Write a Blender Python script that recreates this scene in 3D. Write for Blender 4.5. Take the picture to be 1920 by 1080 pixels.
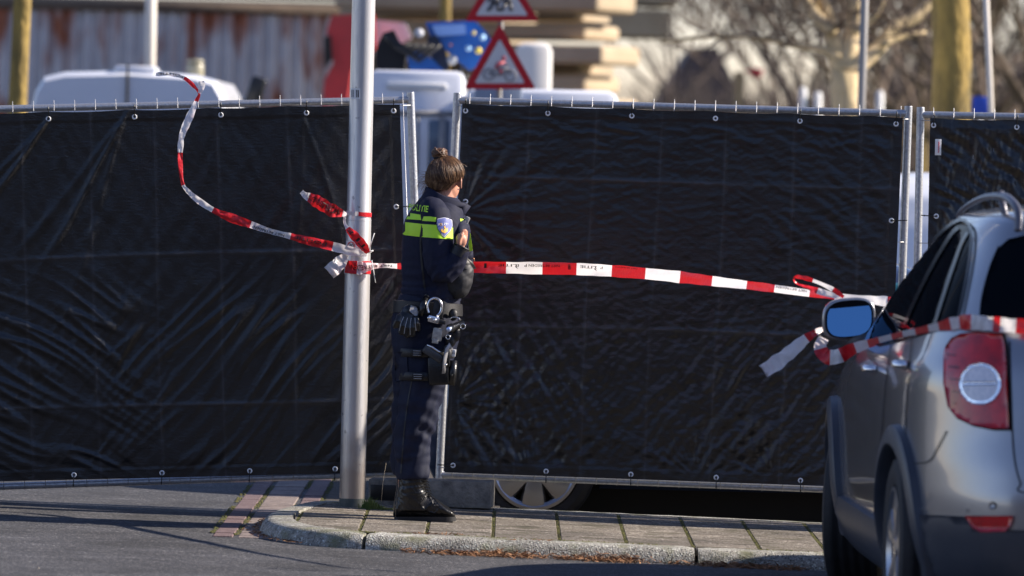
import bpy, bmesh, math, random
import numpy as np
from mathutils import Vector, Matrix, noise, geometry
from mathutils.bvhtree import BVHTree
R = math.radians
sc = bpy.context.scene
for o in list(bpy.data.objects): bpy.data.objects.remove(o)
COL = sc.collection

# ------------------------------------------------------------------ camera, light, exposure
F = 10667.0; HCAM = 1.78; YH = 300.0; ROLL = R(1.3)
RX = Vector((math.cos(ROLL), 0, math.sin(ROLL))); UP = Vector((-math.sin(ROLL), 0, math.cos(ROLL)))
CAMP = Vector((0, 0, HCAM))
cd = bpy.data.cameras.new('camera'); cam = bpy.data.objects.new('camera', cd); COL.objects.link(cam)
cd.lens = 200; cd.sensor_width = 36; cd.shift_y = -240 / 1920; cd.clip_start = 0.5; cd.clip_end = 2000
m = Matrix.Identity(4)
for i in range(3):
    m[i][0] = RX[i]; m[i][1] = UP[i]; m[i][2] = (0, -1, 0)[i]; m[i][3] = CAMP[i]
cam.matrix_world = m
cd.dof.use_dof = True; cd.dof.focus_distance = 27.0; cd.dof.aperture_fstop = 3.0; cd.dof.aperture_blades = 0
sc.camera = cam
SUN_AZ, SUN_EL = R(84.5), R(30)      # azimuth from +Y towards +X
w = bpy.data.worlds.new("World"); sc.world = w; w.use_nodes = True
nt = w.node_tree; nt.nodes.clear()
sky = nt.nodes.new('ShaderNodeTexSky'); sky.sky_type = 'NISHITA'; sky.sun_disc = False
sky.sun_elevation = SUN_EL; sky.sun_rotation = SUN_AZ; sky.air_density = 1.0; sky.dust_density = 0.1; sky.ozone_density = 2.5
bg = nt.nodes.new('ShaderNodeBackground'); bg.inputs[1].default_value = 0.08
wo = nt.nodes.new('ShaderNodeOutputWorld'); tint = nt.nodes.new('ShaderNodeMix'); tint.data_type = 'RGBA'; tint.blend_type = 'MULTIPLY'; tint.inputs[0].default_value = 1; tint.inputs[7].default_value = (1.06, 0.95, 1.08, 1)
nt.links.new(sky.outputs[0], tint.inputs[6]); nt.links.new(tint.outputs[2], bg.inputs[0]); nt.links.new(bg.outputs[0], wo.inputs[0])
sl = bpy.data.lights.new('sun', 'SUN'); sun = bpy.data.objects.new('sun', sl); COL.objects.link(sun)
sl.energy = 5.0; sl.angle = R(0.53); sl.color = (1.0, 0.89, 0.76)
sdir = Vector((math.sin(SUN_AZ) * math.cos(SUN_EL), math.cos(SUN_AZ) * math.cos(SUN_EL), math.sin(SUN_EL)))
sun.rotation_euler = sdir.to_track_quat('Z', 'Y').to_euler()
sc.view_settings.view_transform = 'Standard'; sc.view_settings.look = 'None'
sc.view_settings.exposure = 1.0; sc.view_settings.gamma = 1
sc.cycles.use_denoising = True
sc.cycles.max_bounces = 6

def P(px, py, D):
    return CAMP + (RX * ((px - 960) / F) + UP * ((YH - py) / F) + Vector((0, 1, 0))) * D
def gz(X): return -0.023 * max(-2.5, min(9.0, X))
def rnd(a, b): return a + (b - a) * random.random()

# ------------------------------------------------------------------ materials
def mat(name, c1, c2=None, rough=0.6, metal=0.0, scale=8.0, detail=4, bump=0.0, bscale=None, stretch=(1, 1, 1),
        coat=0.0, spec=0.5, rough2=None, lo=0.35, hi=0.65, sheen=0.0, transl=0.0, bdist=0.01, coord='Object'):
    mt = bpy.data.materials.new(name); mt.use_nodes = True
    n = mt.node_tree; b = n.nodes['Principled BSDF']
    b.inputs['Base Color'].default_value = (*c1, 1); b.inputs['Roughness'].default_value = rough
    b.inputs['Metallic'].default_value = metal; b.inputs['Specular IOR Level'].default_value = spec
    b.inputs['Coat Weight'].default_value = coat; b.inputs['Coat Roughness'].default_value = 0.06
    if sheen: b.inputs['Sheen Weight'].default_value = sheen
    tc = n.nodes.new('ShaderNodeTexCoord'); mp = n.nodes.new('ShaderNodeMapping'); mp.inputs['Scale'].default_value = stretch
    n.links.new(tc.outputs[coord], mp.inputs[0])
    if c2 is not None:
        t = n.nodes.new('ShaderNodeTexNoise'); t.inputs['Scale'].default_value = scale; t.inputs['Detail'].default_value = detail
        t.inputs['Roughness'].default_value = 0.65
        n.links.new(mp.outputs[0], t.inputs['Vector'])
        mr = n.nodes.new('ShaderNodeMapRange'); mr.inputs[1].default_value = lo; mr.inputs[2].default_value = hi
        n.links.new(t.outputs[0], mr.inputs[0])
        mx = n.nodes.new('ShaderNodeMix'); mx.data_type = 'RGBA'
        mx.inputs[6].default_value = (*c1, 1); mx.inputs[7].default_value = (*c2, 1)
        n.links.new(mr.outputs[0], mx.inputs[0]); n.links.new(mx.outputs[2], b.inputs['Base Color'])
        if rough2 is not None:
            m2 = n.nodes.new('ShaderNodeMapRange'); m2.inputs[3].default_value = rough; m2.inputs[4].default_value = rough2
            n.links.new(mr.outputs[0], m2.inputs[0]); n.links.new(m2.outputs[0], b.inputs['Roughness'])
    if bump:
        t2 = n.nodes.new('ShaderNodeTexNoise'); t2.inputs['Scale'].default_value = bscale or scale * 4; t2.inputs['Detail'].default_value = 3
        n.links.new(mp.outputs[0], t2.inputs['Vector'])
        bp = n.nodes.new('ShaderNodeBump'); bp.inputs['Strength'].default_value = bump; bp.inputs['Distance'].default_value = bdist
        n.links.new(t2.outputs[0], bp.inputs['Height']); n.links.new(bp.outputs[0], b.inputs['Normal'])
    if transl:
        tr = n.nodes.new('ShaderNodeBsdfTranslucent'); tr.inputs[0].default_value = (*c1, 1)
        ms = n.nodes.new('ShaderNodeMixShader'); ms.inputs[0].default_value = transl
        n.links.new(b.outputs[0], ms.inputs[1]); n.links.new(tr.outputs[0], ms.inputs[2])
        n.links.new(ms.outputs[0], n.nodes['Material Output'].inputs[0])
    return mt
def bsdf(mt): return mt.node_tree.nodes['Principled BSDF']

# asphalt with bright and dark stone chips
def speckle(name, base, light, dark, s=260, patch=None, bump=0.5):
    mt = mat(name, base, None, rough=0.85); n = mt.node_tree; b = bsdf(mt)
    tc = n.nodes.new('ShaderNodeTexCoord')
    v = n.nodes.new('ShaderNodeTexVoronoi'); v.inputs['Scale'].default_value = s; n.links.new(tc.outputs['Object'], v.inputs['Vector'])
    sp = n.nodes.new('ShaderNodeSeparateColor'); n.links.new(v.outputs['Color'], sp.inputs[0])
    cr = n.nodes.new('ShaderNodeValToRGB'); e = cr.color_ramp.elements
    e[0].position = 0.0; e[0].color = (*dark, 1); e[1].position = 1.0; e[1].color = (*light, 1)
    for p, c in ((0.25, base), (0.75, base), (0.93, tuple((a + q) / 2 for a, q in zip(base, light)))):
        k = e.new(p); k.color = (*c, 1)
    n.links.new(sp.outputs[0], cr.inputs[0])
    t = n.nodes.new('ShaderNodeTexNoise'); t.inputs['Scale'].default_value = 2.2; t.inputs['Detail'].default_value = 6
    n.links.new(tc.outputs['Object'], t.inputs['Vector'])
    mr = n.nodes.new('ShaderNodeMapRange'); mr.inputs[1].default_value = 0.3; mr.inputs[2].default_value = 0.7
    mr.inputs[3].default_value = 0.6; mr.inputs[4].default_value = 1.35; n.links.new(t.outputs[0], mr.inputs[0])
    mx = n.nodes.new('ShaderNodeMix'); mx.data_type = 'RGBA'; mx.blend_type = 'MULTIPLY'; mx.inputs[0].default_value = 1
    n.links.new(cr.outputs[0], mx.inputs[6]); n.links.new(mr.outputs[0], mx.inputs[7])
    last = mx.outputs[2]
    if patch:
        t3 = n.nodes.new('ShaderNodeTexNoise'); t3.inputs['Scale'].default_value = 7; t3.inputs['Detail'].default_value = 8
        n.links.new(tc.outputs['Object'], t3.inputs['Vector'])
        m3 = n.nodes.new('ShaderNodeMapRange'); m3.inputs[1].default_value = 0.52; m3.inputs[2].default_value = 0.68
        n.links.new(t3.outputs[0], m3.inputs[0])
        m4 = n.nodes.new('ShaderNodeMix'); m4.data_type = 'RGBA'; n.links.new(m3.outputs[0], m4.inputs[0])
        n.links.new(last, m4.inputs[6]); m4.inputs[7].default_value = (*patch, 1); last = m4.outputs[2]
    mp = n.nodes.new('ShaderNodeMapping'); mp.inputs['Scale'].default_value = (3.5, 11, 1); n.links.new(tc.outputs['Object'], mp.inputs[0])
    t5 = n.nodes.new('ShaderNodeTexNoise'); t5.inputs['Scale'].default_value = 1; t5.inputs['Detail'].default_value = 9; t5.inputs['Roughness'].default_value = .7; n.links.new(mp.outputs[0], t5.inputs['Vector'])
    m5 = n.nodes.new('ShaderNodeMapRange'); m5.inputs[1].default_value = .35; m5.inputs[2].default_value = .65; m5.inputs[3].default_value = .62; m5.inputs[4].default_value = 1.3; n.links.new(t5.outputs[0], m5.inputs[0])
    m6 = n.nodes.new('ShaderNodeMix'); m6.data_type = 'RGBA'; m6.blend_type = 'MULTIPLY'; m6.inputs[0].default_value = 1; n.links.new(last, m6.inputs[6]); n.links.new(m5.outputs[0], m6.inputs[7]); last = m6.outputs[2]
    n.links.new(last, b.inputs['Base Color'])
    bp = n.nodes.new('ShaderNodeBump'); bp.inputs['Strength'].default_value = bump; bp.inputs['Distance'].default_value = 0.004
    n.links.new(v.outputs['Distance'], bp.inputs['Height']); n.links.new(bp.outputs[0], b.inputs['Normal'])
    return mt

M = {}
M['asphalt'] = speckle('asphalt', (0.036, 0.037, 0.043), (0.19, 0.18, 0.18), (0.018, 0.018, 0.021), 120)
M['slab'] = speckle('slab', (0.155, 0.132, 0.105), (0.46, 0.42, 0.37), (0.045, 0.04, 0.035), 120, (0.085, 0.075, 0.05))
M['kerb'] = speckle('kerb', (0.31, 0.295, 0.26), (0.66, 0.69, 0.62), (0.05, 0.05, 0.045), 170, (0.17, 0.17, 0.10), 0.9)
M['block'] = mat('block', (0.09, 0.083, 0.075), (0.24, 0.22, 0.19), rough=0.85, scale=14, detail=8, bump=0.5, bscale=90)
M['brickred'] = mat('brickred', (0.12, 0.078, 0.080), (0.18, 0.125, 0.125), rough=0.85, scale=22, bump=0.5, bscale=120)
M['brickgrey'] = mat('brickgrey', (0.15, 0.12, 0.11), (0.26, 0.21, 0.19), rough=0.85, scale=18, bump=0.5, bscale=120)
M['paver'] = mat('paver', (0.04, 0.033, 0.026), (0.08, 0.066, 0.05), rough=0.9, scale=8, bump=0.4, bscale=120)
M['soil'] = mat('soil', (0.05, 0.045, 0.03), (0.09, 0.075, 0.05), rough=1, scale=40)
M['moss'] = mat('moss', (0.065, 0.075, 0.018), (0.13, 0.115, 0.035), rough=1, scale=30, bump=0.8, bscale=200)
M['litter'] = mat('litter', (0.14, 0.06, 0.025), (0.34, 0.18, 0.09), rough=0.9, scale=30)
M['twig'] = mat('twig', (0.05, 0.03, 0.02), (0.12, 0.08, 0.05), rough=0.9, scale=20)
M['grass'] = mat('grass', (0.05, 0.10, 0.015), (0.12, 0.13, 0.03), rough=0.8, scale=20)
M['galv'] = mat('galv', (0.52, 0.53, 0.55), (0.36, 0.37, 0.39), rough=0.33, rough2=0.5, metal=0.75, scale=55, detail=6, bump=0.15, bscale=90)
M['wire'] = mat('wire', (0.5, 0.5, 0.51), rough=0.45, metal=0.7)
M['alu'] = mat('alu', (0.62, 0.605, 0.60), (0.50, 0.485, 0.48), rough=0.30, rough2=0.42, metal=0.6, scale=6, detail=8, stretch=(14, 14, 1), bump=0.08, bscale=40)
M['collar'] = mat('collar_dark', (0.06, 0.075, 0.07), (0.10, 0.11, 0.10), rough=0.8, scale=30)
M['eyelet'] = mat('eyelet', (0.82, 0.82, 0.82), rough=0.3)
M['black'] = mat('black_plastic', (0.007, 0.007, 0.008), rough=0.35)
M['white'] = mat('white_plastic', (0.75, 0.75, 0.74), rough=0.45)
M['tred'] = mat('tape_red', (0.74, 0.018, 0.025), (0.62, 0.02, 0.03), rough=0.3, scale=20, transl=0.25, bump=0.25, bscale=60)
M['twhite'] = mat('tape_white', (0.90, 0.87, 0.87), (0.90, 0.70, 0.72), rough=0.3, scale=9, transl=0.4, bump=0.25, bscale=60, lo=0.45, hi=0.7)
M['ink'] = mat('ink', (0.012, 0.01, 0.012), rough=0.5)
def tarp_mat(name, base, rough):
    mt = mat(name, base, tuple(c * 1.7 + .002 for c in base), rough=rough, rough2=rough + .14, scale=9, detail=8)
    n = mt.node_tree; b = bsdf(mt); tc = n.nodes.new('ShaderNodeTexCoord')
    b.inputs['Coat Weight'].default_value = .35; b.inputs['Coat Roughness'].default_value = .24
    h = None
    for sx, sz, ds in ((260, 1, 1), (1, 260, 1)):
        mp = n.nodes.new('ShaderNodeMapping'); mp.inputs['Scale'].default_value = (sx, 1, sz); n.links.new(tc.outputs['Object'], mp.inputs[0])
        t = n.nodes.new('ShaderNodeTexNoise'); t.inputs['Scale'].default_value = 1.0; t.inputs['Detail'].default_value = 1
        n.links.new(mp.outputs[0], t.inputs['Vector'])
        if h is None: h = t.outputs[0]
        else:
            a = n.nodes.new('ShaderNodeMath'); a.operation = 'ADD'; n.links.new(h, a.inputs[0]); n.links.new(t.outputs[0], a.inputs[1]); h = a.outputs[0]
    mp = n.nodes.new('ShaderNodeMapping'); mp.inputs['Scale'].default_value = (34, 10, 70); n.links.new(tc.outputs['Object'], mp.inputs[0])
    t = n.nodes.new('ShaderNodeTexNoise'); t.inputs['Scale'].default_value = 1.0; t.inputs['Detail'].default_value = 5; t.inputs['Distortion'].default_value = 0.8
    n.links.new(mp.outputs[0], t.inputs['Vector'])
    at = n.nodes.new('ShaderNodeAttribute'); at.attribute_name = 'wear'; sc_ = n.nodes.new('ShaderNodeMath'); sc_.operation = 'MULTIPLY'; sc_.inputs[1].default_value = .5; n.links.new(at.outputs['Fac'], sc_.inputs[0])
    mw = n.nodes.new('ShaderNodeMix'); mw.data_type = 'RGBA'; src = b.inputs['Base Color'].links[0].from_socket; n.links.new(sc_.outputs[0], mw.inputs[0]); n.links.new(src, mw.inputs[6]); mw.inputs[7].default_value = (.09, .09, .10, 1); n.links.new(mw.outputs[2], b.inputs['Base Color'])
    b1 = n.nodes.new('ShaderNodeBump'); b1.inputs['Strength'].default_value = 0.18; b1.inputs['Distance'].default_value = 0.002; n.links.new(h, b1.inputs['Height'])
    b2 = n.nodes.new('ShaderNodeBump'); b2.inputs['Strength'].default_value = 0.3; b2.inputs['Distance'].default_value = 0.006; n.links.new(t.outputs[0], b2.inputs['Height'])
    n.links.new(b2.outputs[0], b.inputs['Coat Normal']); n.links.new(b1.outputs[0], b2.inputs['Normal']); n.links.new(b2.outputs[0], b.inputs['Normal'])
    return mt
M['tarp'] = tarp_mat('tarp', (0.0030, 0.0030, 0.0038), 0.30)

# ------------------------------------------------------------------ mesh builder
class MB:
    def __init__(s): s.v = []; s.f = []; s.mi = []; s.k = 0
    def add(s, vs, fs, mi=0):
        o = len(s.v); s.v += [Vector(v) for v in vs]; s.f += [tuple(i + o for i in f) for f in fs]; s.mi += [mi] * len(fs); return o
    def box(s, c, sz, rot=None, mi=0, bev=0.0):
        bm = bmesh.new(); bmesh.ops.create_cube(bm, size=1)
        bmesh.ops.scale(bm, vec=Vector(sz), verts=bm.verts)
        if bev: bmesh.ops.bevel(bm, geom=bm.edges[:], offset=bev, segments=2, affect='EDGES', profile=0.5)
        mt = Matrix.Translation(Vector(c)) @ (rot.to_4x4() if rot else Matrix.Identity(4))
        bmesh.ops.transform(bm, matrix=mt, verts=bm.verts); bm.verts.index_update()
        s.add([v.co.copy() for v in bm.verts], [tuple(v.index for v in f.verts) for f in bm.faces], mi); bm.free()
    def rings(s, rings, cap=True, mi=0, closed=True):
        o = len(s.v); n = len(rings[0]); fs = []
        for r in rings: s.v += [Vector(p) for p in r]
        for i in range(len(rings) - 1):
            for j in range(n if closed else n - 1):
                a = o + i * n + j; b = o + i * n + (j + 1) % n
                fs.append((a, b, b + n, a + n))
        if cap and closed:
            fs.append(tuple(o + j for j in reversed(range(n)))); fs.append(tuple(o + (len(rings) - 1) * n + j for j in range(n)))
        s.f += fs; s.mi += [mi] * len(fs)
    def tube(s, pts, r, seg=8, cap=True, mi=0, flat=None):
        pts = [Vector(p) for p in pts]; n = len(pts)
        rr = r if hasattr(r, '__len__') else [r] * n
        prev = None; rs = []
        for i, p in enumerate(pts):
            d = (pts[min(i + 1, n - 1)] - pts[max(i - 1, 0)]); d = d.normalized() if d.length > 1e-9 else Vector((0, 0, 1))
            if prev is None: a = d.orthogonal().normalized()
            else:
                a = prev - d * prev.dot(d); a = a.normalized() if a.length > 1e-6 else d.orthogonal().normalized()
            prev = a; b = d.cross(a)
            q = rr[i]; ra, rb = q if hasattr(q, '__len__') else (q, q)
            rs.append([p + a * (ra * math.cos(2 * math.pi * k / seg)) + b * (rb * math.sin(2 * math.pi * k / seg)) for k in range(seg)])
        s.rings(rs, cap, mi)
    def ell(s, c, r, rot=None, su=16, sv=10, mi=0):
        c = Vector(c); rs = []
        for i in range(1, sv):
            t = math.pi * i / sv; row = []
            for j in range(su):
                a = 2 * math.pi * j / su
                q = Vector((r[0] * math.sin(t) * math.cos(a), r[1] * math.sin(t) * math.sin(a), r[2] * math.cos(t)))
                if rot: q = rot @ q
                row.append(c + q)
            rs.append(row)
        s.rings(rs, True, mi)
    def torus(s, c, Rr, r, nrm=(0, 1, 0), seg=24, sub=8, a0=0, a1=2 * math.pi, sx=1, sy=1, mi=0):
        q = Vector(nrm).to_track_quat('Z', 'Y').to_matrix(); c = Vector(c); full = abs(a1 - a0 - 2 * math.pi) < 1e-6
        pts = [c + q @ Vector((Rr * sx * math.cos(a0 + (a1 - a0) * k / seg), Rr * sy * math.sin(a0 + (a1 - a0) * k / seg), 0)) for k in range(seg + 1)]
        s.tube(pts, r, sub, not full, mi)
    def prism(s, poly, d, mi=0):   # poly: 3D points, d: thickness vector
        n = len(poly); d = Vector(d); vs = [Vector(p) for p in poly] + [Vector(p) + d for p in poly]
        s.add(vs, [tuple(range(n)), tuple(reversed(range(n, 2 * n)))] + [(i, i + n, (i + 1) % n + n, (i + 1) % n) for i in range(n)], mi)
    def build(s, name, mats, parent=None, smooth=True, origin=None, auto=None, recalc=True):
        used = sorted({i for f in s.f for i in f})
        if len(used) < len(s.v):
            mp_ = {q: k for k, q in enumerate(used)}; s.v = [s.v[q] for q in used]; s.f = [tuple(mp_[i] for i in f) for f in s.f]
        me = bpy.data.meshes.new(name)
        org = Vector(origin) if origin is not None else (parent_world(parent) if parent else Vector((0, 0, 0)))
        me.from_pydata([v - org for v in s.v], [], s.f)
        mats = mats if isinstance(mats, (list, tuple)) else [mats]
        for q in mats: me.materials.append(q)
        me.polygons.foreach_set('material_index', s.mi)
        if recalc:
            bm = bmesh.new(); bm.from_mesh(me); bmesh.ops.recalc_face_normals(bm, faces=bm.faces); bm.to_mesh(me); bm.free()
        me.polygons.foreach_set('use_smooth', [smooth] * len(me.polygons))
        if smooth and auto is not None: sharp(me, auto)
        me.update(); o = bpy.data.objects.new(name, me); COL.objects.link(o)
        if parent: o.parent = parent
        else: o.location = org
        return o
def sharp(me, ang):
    bm = bmesh.new(); bm.from_mesh(me)
    for e in bm.edges:
        if len(e.link_faces) == 2 and e.calc_face_angle(0) > R(ang): e.smooth = False
    bm.to_mesh(me); bm.free()
def parent_world(p):
    v = Vector((0, 0, 0))
    while p: v += p.location; p = p.parent
    return v
def empty(name, loc, label, cat, group=None):
    o = bpy.data.objects.new(name, None); COL.objects.link(o); o.location = loc; o.empty_display_size = 0.1
    o['label'] = label; o['category'] = cat
    if group: o['group'] = group
    return o
def tag(o, label, cat, group=None):
    o['label'] = label; o['category'] = cat
    if group: o['group'] = group
    return o
def kind(o, k): o['kind'] = k; return o

# numpy gradient noise
def pnoise(x, y, seed=0):
    x = np.asarray(x, float); y = np.asarray(y, float)
    rs = np.random.RandomState(seed); perm = rs.permutation(256); g = rs.uniform(0, 2 * np.pi, 256)
    xi = np.floor(x).astype(int); yi = np.floor(y).astype(int); xf = x - xi; yf = y - yi
    def gr(ix, iy, dx, dy):
        a = g[perm[(perm[ix % 256] + iy) % 256]]; return np.cos(a) * dx + np.sin(a) * dy
    u = xf ** 3 * (xf * (xf * 6 - 15) + 10); v = yf ** 3 * (yf * (yf * 6 - 15) + 10)
    n00 = gr(xi, yi, xf, yf); n10 = gr(xi + 1, yi, xf - 1, yf); n01 = gr(xi, yi + 1, xf, yf - 1); n11 = gr(xi + 1, yi + 1, xf - 1, yf - 1)
    return ((n00 * (1 - u) + n10 * u) * (1 - v) + (n01 * (1 - u) + n11 * u) * v) * 1.5
def dirn(x, y, ang, ln, wd, seed):      # noise stretched along direction ang
    c, s_ = math.cos(ang), math.sin(ang); a = x * c + y * s_; b = -x * s_ + y * c
    wob = pnoise(a / ln * 1.1, b / ln, seed + 7) * wd * 0.6
    return pnoise(a / ln, (b + wob) / wd, seed)
def ridge(n): return 1 - np.abs(n) * 2
def sstep(a, b, x):
    t = np.clip((x - a) / (b - a), 0, 1); return t * t * (3 - 2 * t)

def text2d(s, size=1.0, shear=0.0, bold=0.0):
    c = bpy.data.curves.new('t', 'FONT'); c.body = s; c.size = size; c.align_x = 'CENTER'; c.align_y = 'CENTER'; c.shear = shear; c.offset = bold
    c.resolution_u = 2
    o = bpy.data.objects.new('t', c); me = o.to_mesh()
    vs = [(v.co.x, v.co.y) for v in me.vertices]; fs = [tuple(p.vertices) for p in me.polygons]
    o.to_mesh_clear(); bpy.data.objects.remove(o); bpy.data.curves.remove(c)
    return vs, fs

# ------------------------------------------------------------------ ground
def sheet(name, xs, ys, zoff, mt, bumpy=0):
    b = MB(); nx, ny = len(xs), len(ys)
    b.add([(x, y, gz(x) + zoff - (.09 if x >= .3 and y >= 28.5 and y < 61 else 0) + (bumpy * noise.noise(Vector((x, y, 0)) * .7) if bumpy else 0)) for y in ys for x in xs],
          [(j * nx + i, j * nx + i + 1, (j + 1) * nx + i + 1, (j + 1) * nx + i) for j in range(ny - 1) for i in range(nx - 1)])
    return kind(b.build(name, mt), 'structure')
sheet('road', [-900, -200, -50, -12, -6, -2.5, -.2, .3, 3, 6, 9, 12, 50, 200, 900], [-300, -50, 5, 15, 20, 24, 28.1, 28.5, 34, 60, 200, 900], 0, M['asphalt'])
sheet('parking_paving', [-0.2, .3, 1, 3, 6, 9], [28.1, 28.5, 31, 34], 0.004, M['paver'])
# kerb: outer foot line
KO = [(9, 25.56), (6, 25.56), (3, 25.56), (1, 25.56), (-.2, 25.56), (-.6, 25.57), (-.78, 25.62), (-.93, 25.74), (-1.04, 25.93), (-1.11, 26.2), (-1.14, 26.6),
      (-1.11, 27.1), (-1.03, 27.6), (-.96, 27.85), (-.75, 27.99), (-.4, 28.02), (2, 28.02), (9, 28.02)]
def smooth_path(pts, n=6):
    out = []
    for i in range(len(pts) - 1):
        p0 = pts[max(i - 1, 0)]; p1 = pts[i]; p2 = pts[i + 1]; p3 = pts[min(i + 2, len(pts) - 1)]
        for k in range(n):
            t = k / n
            out.append(tuple(0.5 * ((2 * b) + (-a + c) * t + (2 * a - 5 * b + 4 * c - d) * t * t + (-a + 3 * b - 3 * c + d) * t ** 3) for a, b, c, d in zip(p0, p1, p2, p3)))
    out.append(tuple(pts[-1])); return out
KP = [Vector((a, b)) for a, b in smooth_path(KO, 5)]
def koff(i, d):
    a = KP[max(i - 1, 0)]; b = KP[min(i + 1, len(KP) - 1)]; t = (b - a).normalized(); n = Vector((t.y, -t.x))
    return KP[i] - n * d if False else KP[i] + Vector((t.y, -t.x)) * d
kb = MB(); rings = []; gaps = []
prof = [(0, -.05), (0, .0), (.012, .035), (.028, .056), (.045, .066), (.07, .07), (.155, .071), (.155, 0.02)]
# kerb stones ~0.95 m long with open joints
cum = [0]
for i in range(1, len(KP)): cum.append(cum[-1] + (KP[i] - KP[i - 1]).length)
def kpoint(sd):
    for i in range(1, len(cum)):
        if cum[i] >= sd:
            t = (sd - cum[i - 1]) / (cum[i] - cum[i - 1]); p = KP[i - 1].lerp(KP[i], t); tt = (KP[min(i + 1, len(KP) - 1)] - KP[max(i - 2, 0)]).normalized()
            return p, Vector((tt.y, -tt.x))
    return KP[-1], Vector((0, -1))
# joint positions chosen so that one falls at X=-0.63 (px 690) and X=0.86 (px 1320)
tot = cum[-1]; s0 = 9 + 0.63
joints = [s0 - 1.50 * k for k in range(6, -1, -1)] + [s0 + 1.0, s0 + 2.0]
joints = [0] + [j for j in joints if 0 < j < tot] + [tot]
inner = []
for a, b in zip(joints[:-1], joints[1:]):
    n = max(2, int((b - a) / 0.05)); rs = []
    for k in range(n + 1):
        sd = a + 0.009 + (b - a - 0.018) * k / n
        p, nn = kpoint(sd); nn = -nn
        # make sure the normal points inward (to the pavement)
        c = Vector((3.0, 26.8)) if p.x > -0.5 else Vector((-0.3, 26.8))
        if (Vector((p.x, 26.8)) - p).dot(nn) < 0 and p.x > -0.7: nn = -nn
        if p.x <= -0.7 and (c - p).dot(nn) < 0: nn = -nn
        e = 0.006 if k in (0, n) else 0
        rs.append([(p.x + nn.x * u, p.y + nn.y * u, gz(p.x) + z - (e if z > 0.03 else 0) + .0025 * noise.noise(Vector((p.x * 9, p.y * 9, u * 40)))) for u, z in prof])
        inner.append((p.x + nn.x * .165, p.y + nn.y * .165))
    kb.rings(rs, True)
kind(kb.build('kerb', M['kerb'], auto=50), 'structure')
# slabs clipped by the convex inner line
def clip(poly, hull):
    out = poly
    for i in range(len(hull)):
        a = Vector(hull[i]); b = Vector(hull[(i + 1) % len(hull)]); e = b - a
        if e.length < 1e-4: continue
        nrm = Vector((-e.y, e.x)) * HS; res = []
        for j in range(len(out)):
            p = Vector(out[j]); q = Vector(out[(j + 1) % len(out)]); dp = (p - a).dot(nrm); dq = (q - a).dot(nrm)
            if dp >= 0: res.append(p)
            if (dp >= 0) != (dq >= 0): res.append(p.lerp(q, dp / (dp - dq)))
        out = res
        if len(out) < 3: return []
    return out
hull = []
for p in inner:
    if not hull or (Vector(p) - Vector(hull[-1])).length > 0.02: hull.append(p)
# convex hull of those points
hi_ = geometry.convex_hull_2d([Vector(h) for h in hull]); hull = [hull[i] for i in hi_]
ar = sum(hull[i][0] * hull[(i + 1) % len(hull)][1] - hull[(i + 1) % len(hull)][0] * hull[i][1] for i in range(len(hull)))
HS = 1 if ar > 0 else -1
random.seed(3)
sb = MB(); X0 = -0.048; W = 0.303; g = 0.007
ys = [25.725 + 0.303 * k for k in range(8)]
for ix in range(-5, 32):
    for iy, y0 in enumerate(ys):
        xa, xb = X0 + W * ix + g, X0 + W * (ix + 1) - g; ya, yb = y0 + .002, y0 + .303 - .002
        pl = clip([(xa, ya), (xb, ya), (xb, yb), (xa, yb)], hull)
        if len(pl) < 3: continue
        dz = 0.069 + rnd(-.0012, .0012)
        cx = sum(p[0] for p in pl) / len(pl); cy = sum(p[1] for p in pl) / len(pl)
        top = [Vector((cx + (p[0] - cx) * .975, cy + (p[1] - cy) * .975, gz(p[0]) + dz)) for p in pl]
        low = [Vector((p[0], p[1], gz(p[0]) + dz - .006)) for p in pl]; bot = [Vector((p[0], p[1], gz(p[0]) + .03)) for p in pl]
        sb.rings([bot, low, top], True)
kind(sb.build('pavement', M['slab'], smooth=False), 'structure')
so = MB(); so.add([(p[0], p[1], gz(p[0]) + .058) for p in hull], [tuple(range(len(hull)))]); kind(so.build('joint_soil', M['soil']), 'structure')
# moss in the joints
mo = MB(); random.seed(5)
def clump(b, x, y, z, r, mi=0):
    n = 5; a0 = rnd(0, 6)
    ring = [(x + r * rnd(.6, 1.2) * math.cos(a0 + 6.283 * k / n), y + 2 * r * rnd(.6, 1.2) * math.sin(a0 + 6.283 * k / n), z) for k in range(n)]
    b.add(ring + [(x + rnd(-.3, .3) * r, y, z + r * rnd(.5, 1.1))], [(k, (k + 1) % n, n) for k in range(n)], mi)
for ix in range(-4, 24):
    x = X0 + W * ix
    dens = rnd(.5, 1)
    for k in range(int(300 * dens)):
        y = rnd(25.73, 27.85); xx = x + rnd(-.008, .008)
        if not clip([(xx - .003, y), (xx + .003, y), (xx, y + .003)], hull): continue
        clump(mo, xx, y, gz(x) + .066, rnd(.002, .0055))
for k in range(2600):
    x = rnd(-.7, 7); 
    if noise.noise(Vector((x * 1.7, 3, 0))) < -.15: continue
    clump(mo, x, 25.722 + rnd(-.008, .008), gz(x) + .0685, rnd(.003, .009))
kind(mo.build('moss', M['moss']), 'stuff')['label'] = 'green moss growing in the joints of the paving slabs'
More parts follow.
